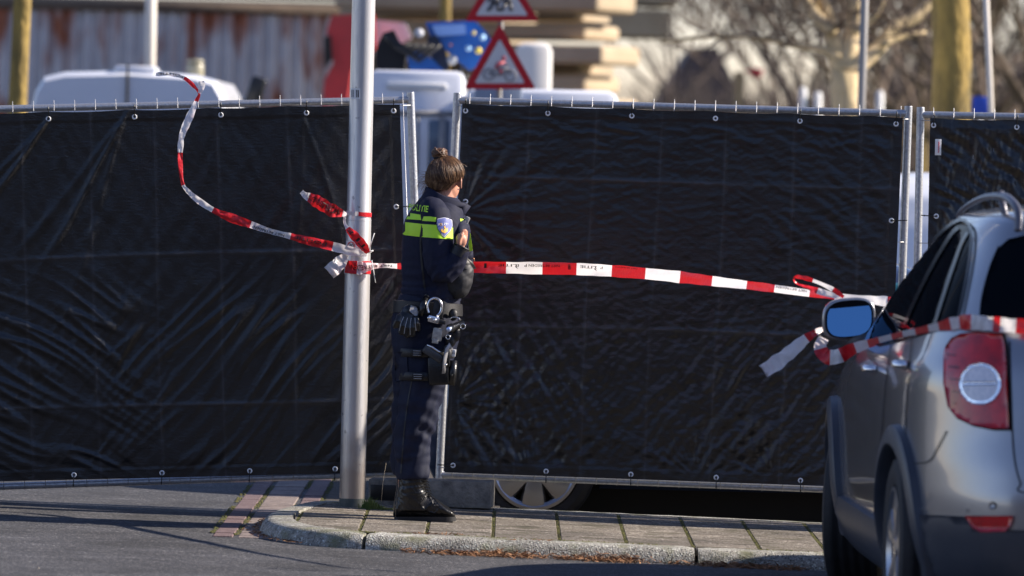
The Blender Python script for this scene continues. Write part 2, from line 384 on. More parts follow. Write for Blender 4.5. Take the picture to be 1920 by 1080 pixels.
# brick channel beside the kerb nose
bb = MB(); random.seed(8)
def brick(xa, xb, ya, yb, mi, z=.006):
    dz = z + rnd(-.0015, .002); x = (xa + xb) / 2
    bb.box((x, (ya + yb) / 2, gz(x) + dz - .02), (xb - xa - .004, yb - ya - .006, .04), bev=.004, mi=mi)
y = 25.97
while y < 36:
    brick(-1.33, -1.235, y, y + .2, 0); brick(-1.03, -.935, y + .1, y + .3, 0) if y > 27.8 else None
    y += .2
y = 25.97
while y < 36:
    brick(-1.215, -1.05, y, y + .1, 1)
    if y < 27.2: brick(-1.05, -.93, y, y + .1, 1)
    y += .1
y = 28.0
while y < 36:
    for k in range(3): brick(-.915 + .3 * k, -.62 + .3 * k, y, y + .3, 2)
    y += .3
for k in range(60): brick(-1.33 + .1 * k * 1.0, -1.235 + .1 * k, 25.50, 25.535, 0, .001) if False else None
kind(bb.build('brick_channel', [M['brickred'], M['brickgrey'], M['paver']], smooth=False), 'structure')
mo = MB()
for k in range(2600):
    x = random.choice((-1.34, -1.225, -1.04, -.925)); y = rnd(26, 34)
    if noise.noise(Vector((x * 9, y * 2.1, 5))) < -.1: continue
    clump(mo, x + rnd(-.012, .012), y, gz(x) + .004, rnd(.003, .008))
for k in range(900):
    x = rnd(.3, 5); y = 30.2 + .5 * random.randrange(1, 4) + rnd(-.03, .03)
    clump(mo, round(x / .21) * .21 + rnd(-.02, .02), y, gz(x) - .085, rnd(.004, .012))
kind(mo.build('moss', M['moss']), 'stuff')['label'] = 'moss between the bricks of the channel and parking bay'
# leaf litter along the gutter
li = MB(); random.seed(11)
def leafbit(b, x, y, z, L, mi=0):
    a = rnd(0, 6.28); t = rnd(-.5, .6); d = Vector((math.cos(a) * math.cos(t), .5 * math.sin(a) * math.cos(t), math.sin(t))) * L; n = Vector((rnd(-1, 1), rnd(-1, 1), rnd(-.4, 1))).normalized() * L * rnd(.05, .2)
    p = Vector((x, y, z)); b.add([p - d, p + n, p + d, p - n], [(0, 1, 2, 3)], mi)
for k in range(7500):
    u = random.random(); x = rnd(-.45, 2.6)
    dens = .5 + 1.4 * noise.noise(Vector((x * 2.3, 0, 7))) + (.35 if -.2 < x < .6 else -.25)
    if random.random() > dens: continue
    q = abs(random.gauss(0, 1)); leafbit(li, x, 25.55 - .05 * q, gz(x) + .004 + rnd(0, .032 if -.1 < x < .7 else .018) * math.exp(-q), rnd(.010, .032))
for k in range(420):
    t = random.random(); a = KP[0]; i = random.randrange(34, 58)
    p = KP[min(i, len(KP) - 1)]; leafbit(li, p.x - abs(random.gauss(0, .03)), p.y + rnd(-.05, .05), gz(p.x) + .012, rnd(.006, .02))
for (x, y) in ((-.33, 25.74), (-.3, 25.75), (.12, 25.62)):
    for k in range(60): leafbit(li, x + rnd(-.12, .12), y + rnd(-.02, .02), gz(x) + .075, rnd(.006, .02))
kind(li.build('leaf_litter', M['litter'], smooth=False, recalc=False), 'stuff')['label'] = 'brown dead leaves and twigs gathered along the kerb foot'
tw = MB()
for k in range(20):
    x = rnd(-.45, 2.4); y = 25.5 + rnd(-.04, .12); z = gz(x) + rnd(.008, .05); a = rnd(-.5, .5) + (3.14 if random.random() < .5 else 0); pts = []
    L = rnd(.04, .15)
    for j in range(5): pts.append((x + math.cos(a) * L * j / 4, y + .3 * math.sin(a) * L * j / 4, z + rnd(-.006, .006) + .02 * j / 4 * math.sin(a * 3)))
    tw.tube(pts, .0013, 4)
kind(tw.build('twig_litter', M['twig']), 'stuff')['label'] = 'thin dark twigs lying in the gutter'
st = MB()
for k in range(60):
    x = rnd(-3, 1.6); y = rnd(22.8, 25.3); leafbit(st, x, y, gz(x) + .004, rnd(.003, .009))
kind(st.build('road_debris', mat('debris', (.3, .25, .2), (.6, .55, .5), rough=.9), smooth=False, recalc=False), 'stuff')['label'] = 'small pale leaf scraps scattered on the asphalt'

# grass tuft by the lamp post
gr = MB(); random.seed(21)
for k in range(420):
    c = P(708 + rnd(-26, 26) + random.gauss(0, 5), 948, 27.45); x = c.x; y = 27.42 + rnd(-.05, .08); h = rnd(.015, .075) * max(.15, 1 - abs(x - P(712, 0, 27.4).x) / .09)
    a = rnd(0, 6.28); z = gz(x) + .066; l = rnd(0, .03)
    p = Vector((x, y, z)); q = p + Vector((math.cos(a) * l * .5, math.sin(a) * l * .5, h * .7)); e = p + Vector((math.cos(a) * l * 1.4, math.sin(a) * l, h)); s_ = Vector((.0018, 0, 0))
    gr.add([p - s_, p + s_, q + s_ * .7, q - s_ * .7, e], [(0, 1, 2, 3), (3, 2, 4)])
gp = [P(715, 940, 27.35), P(718, 905, 27.35), P(724, 868, 27.36)]; gr.tube(gp, [.001, .0008, .0005], 4, mi=1)
kind(gr.build('grass', [M['grass'], mat('straw', (.6, .5, .35), rough=.8)], recalc=False), 'stuff')['label'] = 'small grass tuft growing at the foot of the lamp post'

# ------------------------------------------------------------------ fences and tarpaulins
def fence(name_label, tl, tr, bl, br, postL, postR, lab_t, seed, y_top_off=0):
    """corner points in 3D of the frame (rail centre lines); post feet below"""
    tl, tr, bl, br = map(Vector, (tl, tr, bl, br)); root = empty('site_fence', (bl + br) / 2, name_label, 'fence', 'galvanised site fence panels hung with black sheeting')
    up = (tl - bl).normalized(); ex = (tr - tl).normalized(); r = .0195
    for a, b in ((bl, tl), (br, tr)):
        m_ = MB(); u = (b - a).normalized(); m_.tube([a - u * .04, b + u * .035], r, 20, False)
        top = b + u * .035; m_.torus(top, r - .002, .002, u, 20, 6)
        m_.build('post', M['galv'], root, auto=60)
    rl = .0175
    m_ = MB(); m_.tube([tl + ex * .0, tr - ex * .0], rl, 16); m_.build('top_rail', M['galv'], root, auto=60)
    m_ = MB(); m_.tube([bl, br], rl, 16); m_.build('bottom_rail', M['galv'], root, auto=60)
    # wire mesh stands proud of the rails
    m_ = MB(); n = 21; fo = Vector((0, -.022, 0))
    for i in range(n + 1):
        t = (i + .62) / (n + 1); a = bl.lerp(br, t) + fo - up * .02; b = tl.lerp(tr, t) + fo + up * .036
        m_.tube([a, b], .0017, 5)
    for z in (0.02, .33, .66, .985):
        a = bl.lerp(tl, z) + fo * .9; b = br.lerp(tr, z) + fo * .9; m_.tube([a, b], .0022, 5)
    m_.build('wire_mesh', M['wire'], root)
    return root

CRS = {'hfield_left': ([-.02, .29, .62, .93, 1.24, 1.59, 1.9], [1.085, .355]), 'hfield_right': ([.01, .335, .66, .98, 1.3, 1.64, 1.97], [.73, 1.46])}
def hfield_left(x, y):      # metres, x 0..2.2 right, y 0..1.85 up
    h = np.zeros_like(x)
    # long pulls from the upper eyelets down to the left
    for gx, amp, a in ((.44, 1.0, 4.10), (.46, .55, 3.95), (.05, .6, 4.1), (.86, .75, 4.13), (.87, .45, 3.98), (.84, .35, 4.35), (1.27, .18, 4.5), (1.66, .3, 4.95), (1.68, .2, 4.6)):
        dx = x - gx; dy = y - 1.83; c, s_ = math.cos(a), math.sin(a); u = dx * c + dy * s_; v = -dx * s_ + dy * c + .02 * np.sin(u * 4 + gx * 9)
        h += amp * .008 * np.exp(-(v / (.008 + .018 * np.clip(u, 0, 1))) ** 2) * sstep(0, .08, u) * (1 - sstep(.75, 1.15, u))
    lower = 1 - sstep(.75, 1.15, y)
    right = sstep(.5, 1.1, x)
    d1 = dirn(x, y, R(46), .75, .085, 3); d2 = dirn(x, y, R(53), .45, .045, 4)
    patch_ = .45 + .9 * np.clip(pnoise(x * 2.1 + 3, y * 2.1, 17) + .35, 0, 1)
    h += patch_ * lower * (.3 + .7 * right) * (.0095 * np.clip(ridge(d1) - .3, 0, 1) + .0035 * d2 + .0012 * dirn(x, y, R(60), .16, .022, 5))
    d3 = dirn(x, y, R(-32), .6, .08, 9); h += (1 - right) * lower * patch_ * .010 * np.clip(ridge(d3) - .35, 0, 1)
    h += (1 - lower) * (.0022 * dirn(x, y, R(60), .4, .06, 12) + .0012 * dirn(x, y, R(-60), .2, .05, 13))
    h += creases(x, y, *CRS['hfield_left'], 1)
    # bands at the foot eyelets
    return h
def creases(x, y, xs, ys_, sg):
    h = np.zeros_like(x)
    for i, c in enumerate(xs): h += sg * .0026 * np.exp(-np.abs(x - c - .006 * np.sin(y * 3 + i)) / .0045) * (.5 + .5 * np.clip(pnoise(y * 3, i + y * 0, 77) * 2 + .5, 0, 1))
    for i, c in enumerate(ys_): h += .0034 * np.exp(-np.abs(y - c - .008 * np.sin(x * 2 + i) - .01 * (x - 1)) / .006) * (.5 + .5 * np.clip(pnoise(x * 3, i + x * 0, 78) * 2 + .5, 0, 1))
    return h
def hfield_right(x, y):
    h = np.zeros_like(x)
    h += .0012 * dirn(x, y, R(8), .13, .024, 31) + .0011 * dirn(x, y, R(-25), .10, .02, 32) + .0008 * dirn(x, y, R(35), .07, .015, 33)
    # radial pulls around the left eyelet
    for ex_, ey, rr in ((.02, 1.27, .5), (.03, .35, .5), (.42, .0, .28), (1.25, .0, .4), (1.62, 0, .35)):
        dx = x - ex_; dy = y - ey; r_ = np.sqrt(dx * dx + dy * dy) + 1e-4; th = np.arctan2(dy, dx)
        h += .0048 * pnoise(th * 6.5 + 11, r_ * 4 + ex_ * 9, 35) * np.exp(-(r_ / rr) ** 2) * sstep(0.0, .12, r_)
    low = 1 - sstep(.55, 1.0, y)
    h += 1.0 * low * (.0040 * dirn(x, y, R(52), .22, .04, 36) * (1 - sstep(1.0, 1.5, np.abs(x - .9) + .3)) + .0065 * dirn(x, y, R(-58), .4, .05, 37) * (1 - sstep(.5, .9, x)) + .0045 * dirn(x, y, R(58), .22, .04, 38) * sstep(.9, 1.4, x))
    h += sstep(1.2, 1.7, x) * .003 * dirn(x, y, R(-35), .25, .04, 39) * sstep(.9, 1.3, y)
    h += sstep(1.55, 1.75, y) * .006 * np.clip(dirn(x, y, R(-4), .22, .035, 40), 0, 1)
    h += creases(x, y, *CRS['hfield_right'], -1)
    return h
def hfield_far(x, y):
    h = .012 * dirn(x, y, R(-40), .16, .045, 51) + .006 * dirn(x, y, R(80), .25, .03, 52)
    h += .012 * np.exp(-((y - 1.78 + .05 * x) / .03) ** 2) + .02 * np.exp(-((x - .13 + .09 * (1.35 - y)) / .02) ** 2) * (1 - sstep(1.25, 1.4, y)) * sstep(.7, 1.0, y)
    return h
def tarp(label, tl, tr, bl, br, hf, eye_top, eye_bot, eye_l, eye_r, groot_pts, matt):
    """corner points; hf(x,y) outward relief; eyelets as fractions"""
    tl, tr, bl, br = [np.array(v) for v in (tl, tr, bl, br)]; W_ = np.linalg.norm(tr - tl); H_ = np.linalg.norm(tl - bl)
    nx, ny = int(W_ / .0075), int(H_ / .0075)
    U, V = np.meshgrid(np.linspace(0, 1, nx), np.linspace(0, 1, ny)); x = U * W_; y = V * H_
    Pn = ((1 - U)[..., None] * (1 - V)[..., None] * bl + U[..., None] * (1 - V)[..., None] * br + (1 - U)[..., None] * V[..., None] * tl + U[..., None] * V[..., None] * tr)
    edge = np.minimum(np.minimum(U * W_, (1 - U) * W_), np.minimum(V * H_, (1 - V) * H_))
    h = hf(x, y) * (.25 + .75 * sstep(.02, .09, edge))
    # hem seam
    h += .0022 * sstep(.052, .047, edge) if False else .0018 * (1 - sstep(.046, .052, edge))
    # slight scallop between the eyelets
    Pn[..., 1] -= h * 1.5 + .036
    sag = .006 * np.abs(np.sin(U * W_ / .4 * np.pi)) * V ** 8; Pn[..., 2] -= sag
    wear = (creases(x, y, *CRS[hf.__name__], 1) / .0034 if hf.__name__ in CRS else x * 0).ravel()
    v = Pn.reshape(-1, 3); org = (bl + br) / 2; v = v - org
    idx = np.arange(nx * ny).reshape(ny, nx); fc = np.stack([idx[:-1, :-1], idx[:-1, 1:], idx[1:, 1:], idx[1:, :-1]], -1).reshape(-1, 4)
    me = bpy.data.meshes.new('tarpaulin'); me.from_pydata(v.tolist(), [], fc.tolist()); me.materials.append(matt)
    me.polygons.foreach_set('use_smooth', [True] * len(me.polygons)); at_ = me.attributes.new('wear', 'FLOAT', 'POINT'); at_.data.foreach_set('value', np.clip(wear, 0, 1)); me.update()
    o = bpy.data.objects.new('tarpaulin', me); COL.objects.link(o); o.location = org
    tag(o, label, 'tarpaulin', 'black sheets tied to the fence')
    def at(u, v_): 
        p = (1 - u) * (1 - v_) * bl + u * (1 - v_) * br + (1 - u) * v_ * tl + u * v_ * tr; return Vector(p) - Vector((0, .043, 0))
    def eyelet(p, tie=None):
        m_ = MB(); m_.torus(p, .0098, .0034, (0, 1, 0), 20, 8); e = m_.build('eyelet', M['eyelet'], o)
        m_ = MB(); m_.torus(p + Vector((0, .002, 0)), .0065, .002, (0, 1, 0), 16, 6); m_.build('eyelet_rim', M['wire'], e)
        if tie is not None:
            m_ = MB(); a = p + Vector((0, -.004, 0)); b = p + tie; mid = (a + b) / 2 + Vector((0, -.012, 0)); m_.tube([a, mid, b + Vector((0, -.03, 0))], .0026, 6)
            m_.box(a.lerp(b, .8) + Vector((0, -.024, 0)), (.007, .008, .007)); m_.build('cable_tie', M['black'], o)
    for t, tied in eye_top: eyelet(at(t, 1 - .02), Vector((0, 0, .06)) if tied else None)
    for t in eye_bot: eyelet(at(t, .013), Vector((0, 0, -.055)))
    for t in eye_l: eyelet(at(.018, t), Vector((-.075, 0, .003)))
    for t in eye_r: eyelet(at(1 - .016, t), Vector((.075, 0, .003)))
    return o

# left panel: right post (770,178)->(796,893); runs 2.2 m to the left
DL, DR = 27.85, 28.05
Ltr = P(770, 187, DR); Lbr = P(796, 886, DR); Ltl = P(-77, 206, DL); Lbl = P(-55, 914, DL)
fence('galvanised fence panel left of the lamp post, its right post by the officer', Ltl, Ltr, Lbl, Lbr, 0, 0, '', 1)
tarp('black tarpaulin with long diagonal folds, left of the officer behind the lamp post', P(-70, 213, DL), P(750, 194, DR), P(-50, 903, DL), P(772, 884, DR), hfield_left,
     [(.008, 1), (.196, 1), (.392, 1), (.589, 1), (.785, 1), (.985, 1)], [.035, .23, .43, .63, .825], [], [.72, .25], None, M['tarp'])
Rtl = P(857, 188, 28.0); Rtr = P(1703, 213, 27.8); Rbl = P(824, 890, 28.0); Rbr = P(1677, 922, 27.8)
fence('galvanised fence panel in the middle, between the officer and the silver car', Rtl, Rtr, Rbl, Rbr, 0, 0, '', 2)
tarp('black crumpled tarpaulin in the middle, right of the officer', P(867, 194, 28.0), P(1692, 219, 27.8), P(834, 885, 28.0), P(1662, 915, 27.8), hfield_right,
     [(.008, 1), (.196, 1), (.387, 1), (.577, 0), (.768, 1), (.985, 1)], [.23, .422, .615, .805], [.735, .02], [.72], None, M['tarp'])
Ftl = P(1726, 215, 27.75); Ftr = P(2570, 232, 27.5); Fbl = P(1712, 922, 27.75); Fbr = P(2560, 950, 27.5)
fence('galvanised fence panel at the right edge behind the silver car', Ftl, Ftr, Fbl, Fbr, 0, 0, '', 3)
ft = tarp('black shiny tarpaulin at the right edge with a white maker tag', P(1743, 221, 27.75), P(2560, 240, 27.5), P(1730, 915, 27.75), P(2550, 940, 27.5), hfield_far,
     [(.008, 1), (.2, 1), (.4, 1), (.6, 1), (.8, 1), (.985, 1)], [.2, .4, .6, .8], [.735], [], None, M['tarp'])
m_ = MB(); a = P(1759, 276, 27.66); m_.box(a, (.03, .002, .078), bev=.0008); tg = m_.build('maker_tag', M['white'], ft)
m_ = MB(); vs, fs = text2d('1234', .012); m_.add([a + Vector((0, -.0025, 0)) + Vector((-.001 - y_, 0, x_ * .0 + x_ * 1.6)) for x_, y_ in vs] if False else [], [])
for k in range(9): m_.box(a + Vector((.002 + .0015 * (k % 2), -.0022, -.024 + .006 * k)), (.006, .001, .004))
m_.build('tag_print', mat('tagred', (.6, .05, .1), rough=.5), tg)

def foot_block(label, c, yaw):
    r_ = Matrix.Rotation(yaw, 3, 'Z'); m_ = MB(); c = Vector(c)
    m_.box(c + Vector((0, 0, .0)), (.60, .22, .13), r_, bev=.006)
    o = m_.build('concrete_block', M['block'], origin=c - Vector((0, 0, .065)), auto=40, smooth=True)
    m_ = MB()
    m_.box(c + r_ @ Vector((-.22, -.1115, .0)), (.14, .004, .075), r_, bev=.001)
    m_.build('recess_panel', M['black'], o)
    tag(o, label, 'fence foot', 'concrete fence feet'); return o
cb = P(810, 932, 27.97); foot_block('dark concrete fence foot on the pavement behind the boots of the officer', (cb.x, 27.86, gz(cb.x) + .069 + .066), R(-5))
cb = P(-66, 960, 27.4); foot_block('brown concrete fence foot cut by the left edge of the picture', (cb.x - .13, 27.2, gz(cb.x) + .066), R(0))
cb = P(1705, 960, 27.8); foot_block('dark concrete fence foot hidden behind the silver car', (cb.x, 27.7, gz(cb.x) + .069 + .066), R(0))

# ------------------------------------------------------------------ lamp post
pb = P(660, 958, 27.5); ptop = P(682, 0, 27.5); pd = (ptop - pb).normalized()
lp = empty('lamp_post', (pb.x, 27.5, gz(pb.x) + .069), 'tall grey metal lamp post with tape tied round it, left of the officer', 'lamp post')
m_ = MB(); H2 = (ptop - pb).length
m_.tube([pb + pd * t for t in (.0, .05, .9, 1.41, 1.42, 2.2, 3.2, 5.0)], [.0625, .0625, .062, .0605, .0585, .057, .055, .052], 48)
mt = M['alu']; n = mt.node_tree; bs = bsdf(mt); src = bs.inputs['Base Color'].links[0].from_socket; tc = n.nodes.new('ShaderNodeTexCoord'); sx = n.nodes.new('ShaderNodeSeparateXYZ'); n.links.new(tc.outputs['Object'], sx.inputs[0])
tn = n.nodes.new('ShaderNodeTexNoise'); tn.inputs['Scale'].default_value = 9; tn.inputs['Detail'].default_value = 7; n.links.new(tc.outputs['Object'], tn.inputs['Vector'])
ma = n.nodes.new('ShaderNodeMath'); ma.operation = 'MULTIPLY_ADD'; ma.inputs[1].default_value = .5; n.links.new(tn.outputs[0], ma.inputs[0]); n.links.new(sx.outputs[2], ma.inputs[2])
mr = n.nodes.new('ShaderNodeMapRange'); mr.inputs[1].default_value = .38; mr.inputs[2].default_value = .66; mr.inputs[3].default_value = .75; mr.inputs[4].default_value = 0; n.links.new(ma.outputs[0], mr.inputs[0])
mx = n.nodes.new('ShaderNodeMix'); mx.data_type = 'RGBA'; n.links.new(mr.outputs[0], mx.inputs[0]); n.links.new(src, mx.inputs[6]); mx.inputs[7].default_value = (.25, .20, .16, 1)
tn = n.nodes.new('ShaderNodeTexNoise'); tn.inputs['Scale'].default_value = 26; tn.inputs['Detail'].default_value = 4; n.links.new(tc.outputs['Object'], tn.inputs['Vector'])
mr = n.nodes.new('ShaderNodeMapRange'); mr.inputs[1].default_value = .68; mr.inputs[2].default_value = .72; mr.inputs[3].default_value = 0; mr.inputs[4].default_value = .7; n.links.new(tn.outputs[0], mr.inputs[0])
m2 = n.nodes.new('ShaderNodeMix'); m2.data_type = 'RGBA'; n.links.new(mr.outputs[0], m2.inputs[0]); n.links.new(mx.outputs[2], m2.inputs[6]); m2.inputs[7].default_value = (.16, .15, .15, 1); n.links.new(m2.outputs[2], bs.inputs['Base Color'])
m_.build('pole', M['alu'], lp, auto=30)
m_ = MB(); m_.tube([pb - pd * .03, pb + pd * .062], .0635, 48); m_.build('ground_sleeve', M['collar'], lp, auto=30)
m_ = MB(); rr = pb + pd * 1.405; m_.torus(rr, .0603, .0014, pd, 48, 6); m_.build('joint_ring', M['alu'], lp)
def on_pole(px0, px1, py0, py1, name, mt, off=.0012):
    m_ = MB(); n = 10; vs = []
    for j in range(2):
        for i in range(n + 1):
            px = px0 + (px1 - px0) * i / n; py = (py0, py1)[j]; c = P(660 + 22 * (958 - py) / 958, py, 27.5); r_ = .0598 + off if py > 300 else .0575 + off
            if py > 405: r_ = .0622 + off
            dx = (px - (660 + 22 * (958 - py) / 958)) / F * 27.5; dx = max(-r_ * .999, min(r_ * .999, dx)); vs.append(c + Vector((dx, -math.sqrt(r_ * r_ - dx * dx), 0)))
    m_.add(vs, [(i, i + 1, n + 2 + i, n + 1 + i) for i in range(n)]); return m_.build(name, mt, lp)
on_pole(658, 676, 166, 186, 'barcode_sticker', M['white'])
for k, (a, b_) in enumerate(((668, 669.5), (670.5, 671.2), (672, 673.5), (659.5, 661), (662.5, 663.5))): on_pole(a, b_, 169, 183, 'barcode_bar', M['ink'], .0018)
on_pole(650, 672, 452, 472, 'speed_sticker', M['white'])
def decal_pole(shape_vs, shape_fs, cx, cy, sx, sy, name, mt, off=.0024):
    m_ = MB(); vs = []
    for x_, y_ in shape_vs:
        px = cx + x_ * sx; py = cy - y_ * sy; pc = 660 + 22 * (958 - py) / 958; c = P(pc, py, 27.5); r_ = .0622 + off; dx = max(-r_ * .999, min(r_ * .999, (px - pc) / F * 27.5))
        vs.append(c + Vector((dx, -math.sqrt(r_ * r_ - dx * dx), 0)))
    m_.add(vs, shape_fs); return m_.build(name, mt, lp, smooth=False, recalc=False)
ringv = [(r_ * math.cos(6.283 * k / 24), r_ * math.sin(6.283 * k / 24)) for k in range(24) for r_ in (.8, 1.0)]
decal_pole(ringv, [(2 * k, 2 * k + 1, (2 * k + 3) % 48, (2 * k + 2) % 48) for k in range(24)], 659, 461, 7.5, 8, 'sticker_ring', M['tred'])
vs, fs = text2d('30', 1.25, bold=.02); decal_pole(vs, fs, 659, 461, 8, 9, 'sticker_number', M['ink'])

# ------------------------------------------------------------------ barrier tape
def cr(p, t):
    n = len(p); t = max(0, min(n - 1 - 1e-9, t)); i = int(t); u = t - i
    a, b, c, d = (np.array(p[max(i - 1, 0)], float), np.array(p[i], float), np.array(p[i + 1], float), np.array(p[min(i + 2, n - 1)], float))
    return 0.5 * ((2 * b) + (-a + c) * u + (2 * a - 5 * b + 4 * c - d) * u * u + (-a + 3 * b - 3 * c + d) * u ** 3)
class Ribbon:
    """ctrl: (px,py,D,halfwidth px[,roll]); roll tips the tape about its length"""
    def __init__(s, ctrl, toggles=(), first='red', sub=10, vec=None):
        s.c = [tuple(q) + (0.0,) * (5 - len(q)) for q in ctrl]; s.tg = list(toggles); s.first = first; s.sub = sub; s.vec = vec
    def pt(s, t, v):   # v -1 (lower) .. 1 (upper)
        q = cr(s.c, t); hw = q[3]; q2 = cr(s.c, min(t + .05, len(s.c) - 1)); q1 = cr(s.c, max(t - .05, 0)); d = q2[:2] - q1[:2]; L = np.hypot(*d) or 1; d = d / L
        n = np.array([d[1], -d[0]])          # screen normal (up when the tape runs right)
        c = math.cos(q[4]); si = math.sin(q[4])
        hw_m = hw / F * q[2]
        fold = .35 * hw_m * (1 - v * v) * math.sin(t * 1.7) + .5 * hw_m * noise.noise(Vector((t * 2.6, v * 1.2, s.c[0][0]))) + .22 * hw_m * noise.noise(Vector((t * 9, v * 2.5, 3)))
        hw *= 1 + .22 * noise.noise(Vector((t * 1.9, 5, s.c[0][1])))
        x, y = q[0] + n[0] * hw * v * c, q[1] + n[1] * hw * v * c
        return P(x, y, q[2] + hw_m * v * si + fold)
    def build(s, name, parent=None, ragged=0):
        n = (len(s.c) - 1) * s.sub; ts = sorted(set([i / s.sub for i in range(n + 1)] + [t for t in s.tg if 0 < t < len(s.c) - 1]))
        m_ = MB(); nv = 5; vs = []
        for k, t in enumerate(ts):
            for j in range(nv):
                v = -1 + 2 * j / (nv - 1); tt = t
                if ragged and k == len(ts) - 1: tt = t - (.0, .35, .1, .5, .05)[j] * ragged
                vs.append(s.pt(tt, v))
        fs = []; mi = []
        for k in range(len(ts) - 1):
            tm = (ts[k] + ts[k + 1]) / 2; c = sum(1 for q in s.tg if q <= tm) % 2; red = (c == 0) == (s.first == 'red')
            for j in range(nv - 1): fs.append((k * nv + j, k * nv + j + 1, (k + 1) * nv + j + 1, (k + 1) * nv + j)); mi.append(0 if red else 1)
        o = m_.add(vs, fs); m_.mi = mi
        ob = m_.build(name, [M['tred'], M['twhite']], parent, origin=None if parent else s.pt(0, 0), recalc=False)
        return ob
    def letters(s, parent, txt, t0, t1, vc=0.35, vh=.55, flip=True):
        vs, fs = text2d(txt, 1.0, bold=.012); xs = [a for a, _ in vs]; ys_ = [b for _, b in vs]; w_ = max(xs) - min(xs); h_ = max(ys_) - min(ys_); x0 = min(xs); y0 = (min(ys_) + max(ys_)) / 2
        m_ = MB(); out = []
        for a, b in vs:
            u = (a - x0) / w_; q = (b - y0) / h_
            if flip: u = 1 - u; q = -q
            t = t0 + (t1 - t0) * u; p = s.pt(t, vc + q * vh * 2); p = p + (CAMP - p).normalized() * .0025; out.append(p)
        m_.add(out, fs); return m_.build('lettering', M['ink'], parent, smooth=False, recalc=False)
    def flame(s, parent, t, vc, size):   # small flame-and-book mark
        m_ = MB(); q = cr(s.c, t); k = size / F * q[2]; p0 = s.pt(t, vc); p0 = p0 + (CAMP - p0).normalized() * .003
        for poly in ([(-.4, .9), (.1, .5), (-.2, .1), (.5, -.3), (.9, .2), (.6, .9), (.3, .7)], [(-.9, .2), (-.3, -.1), (.2, -.9), (-.2, -.5), (-.7, -.2)], [(.1, -1.3), (.35, -1.2), (.5, -.4), (.25, -.5)]):
            m_.add([p0 + Vector((a * k, 0, b * k)) for a, b in poly], [tuple(range(len(poly)))])
        m_.build('emblem', M['ink'], parent, smooth=False, recalc=False)
GT = 'red and white police barrier tape'
_k = [(292, 139, 27.3, 4), (320, 139, 27.3, 5, .5), (345, 146, 27.3, 4), (362, 160, 27.3, 4), (373, 175, 27.3, 2.5), (368, 190, 27.3, 5, .4), (356, 218, 27.3, 8), (343, 248, 27.3, 7), (339, 268, 27.3, 6), (338, 300, 27.3, 6, .5), (342, 342, 27.3, 3.5), (354, 360, 27.3, 5), (375, 378, 27.3, 7),
             (402, 395, 27.3, 6), (435, 409, 27.32, 10), (470, 421, 27.32, 8), (505, 433, 27.34, 6), (545, 443, 27.36, 7), (580, 452, 27.38, 9), (620, 461, 27.4, 10), (655, 470, 27.41, 10), (688, 476, 27.41, 6)]
T1 = Ribbon([(q[0], q[1], q[2], q[3] * .85) + tuple(q[4:]) for q in _k],
            [2.0, 5.0, 8.6, 10.2, 12.9, 15, 17, 19.1], 'white')
o1 = T1.build('barrier_tape'); tag(o1, 'long loose tape blowing up the left tarpaulin above the fence from the lamp post', 'barrier tape', GT)
T1.letters(o1, 'NIET BETREDEN', 15.2, 16.7, -.35, .45); T1.letters(o1, 'POLITIE', 17.2, 18.8, .1, .4); T1.letters(o1, 'POLITIE', .25, 1.9, .1, .5)
kn = Ribbon([(374, 175, 27.29, 3), (378, 163, 27.29, 6), (377, 152, 27.29, 6)], [], 'white'); kn.build('knot_end', o1)
T1b = Ribbon([(690, 474, 27.4, 4), (682, 462, 27.38, 8), (668, 446, 27.38, 9), (655, 432, 27.38, 6), (649, 424, 27.4, 3), (646, 414, 27.42, 2.5), (647, 404, 27.42, 3)], [3.5], 'red')
o = T1b.build('tape_tail', o1); T1b.letters(o, 'TI E', .6, 3.2, 0, .5, False)
T2 = Ribbon([(650, 402, 27.42, 2), (641, 400, 27.38, 7), (622, 394, 27.36, 12), (600, 381, 27.36, 12, .3), (582, 371, 27.36, 9), (572, 366, 27.36, 6), (565, 359, 27.36, 4)], [.9, 4.2], 'white')
o2 = T2.build('barrier_tape', ragged=.5); tag(o2, 'short crumpled red tape end flapping left of the lamp post at the upper tie', 'barrier tape', GT)
T2.letters(o2, 'NIET BETREDEN', 1.2, 4.3, 0, .45, True)
def pole_band(parent, py, hw, r_, tilt=0, toggles=(), name='wrap'):
    m_ = MB(); pc = 660 + 22 * (958 - py) / 958; c = P(pc, py, 27.5); n = 48; vs = []; fs = []
    for k in range(n):
        a = 2 * math.pi * k / n
        for v in (-1, 0, 1): vs.append(c + Vector((r_ * math.cos(a), r_ * math.sin(a), (v * hw - tilt * math.cos(a)) / F * 27.5 + .0008 * math.sin(a * 7 + v))))
    for k in range(n):
        q = (k + 1) % n; a = 2 * math.pi * k / n
        red = any(lo <= math.degrees(a) % 360 < hi for lo, hi in toggles)
        for j in range(2): fs.append((k * 3 + j, q * 3 + j, q * 3 + j + 1, k * 3 + j + 1)); m_.mi.append(0 if red else 1)
    o_ = len(m_.v); m_.v += vs; m_.f += fs; return m_.build(name, [M['tred'], M['twhite']], parent, recalc=False)
wb = pole_band(o2, 401, 4, .0622, 1.5, [(270, 360), (0, 100)], 'pole_wrap')
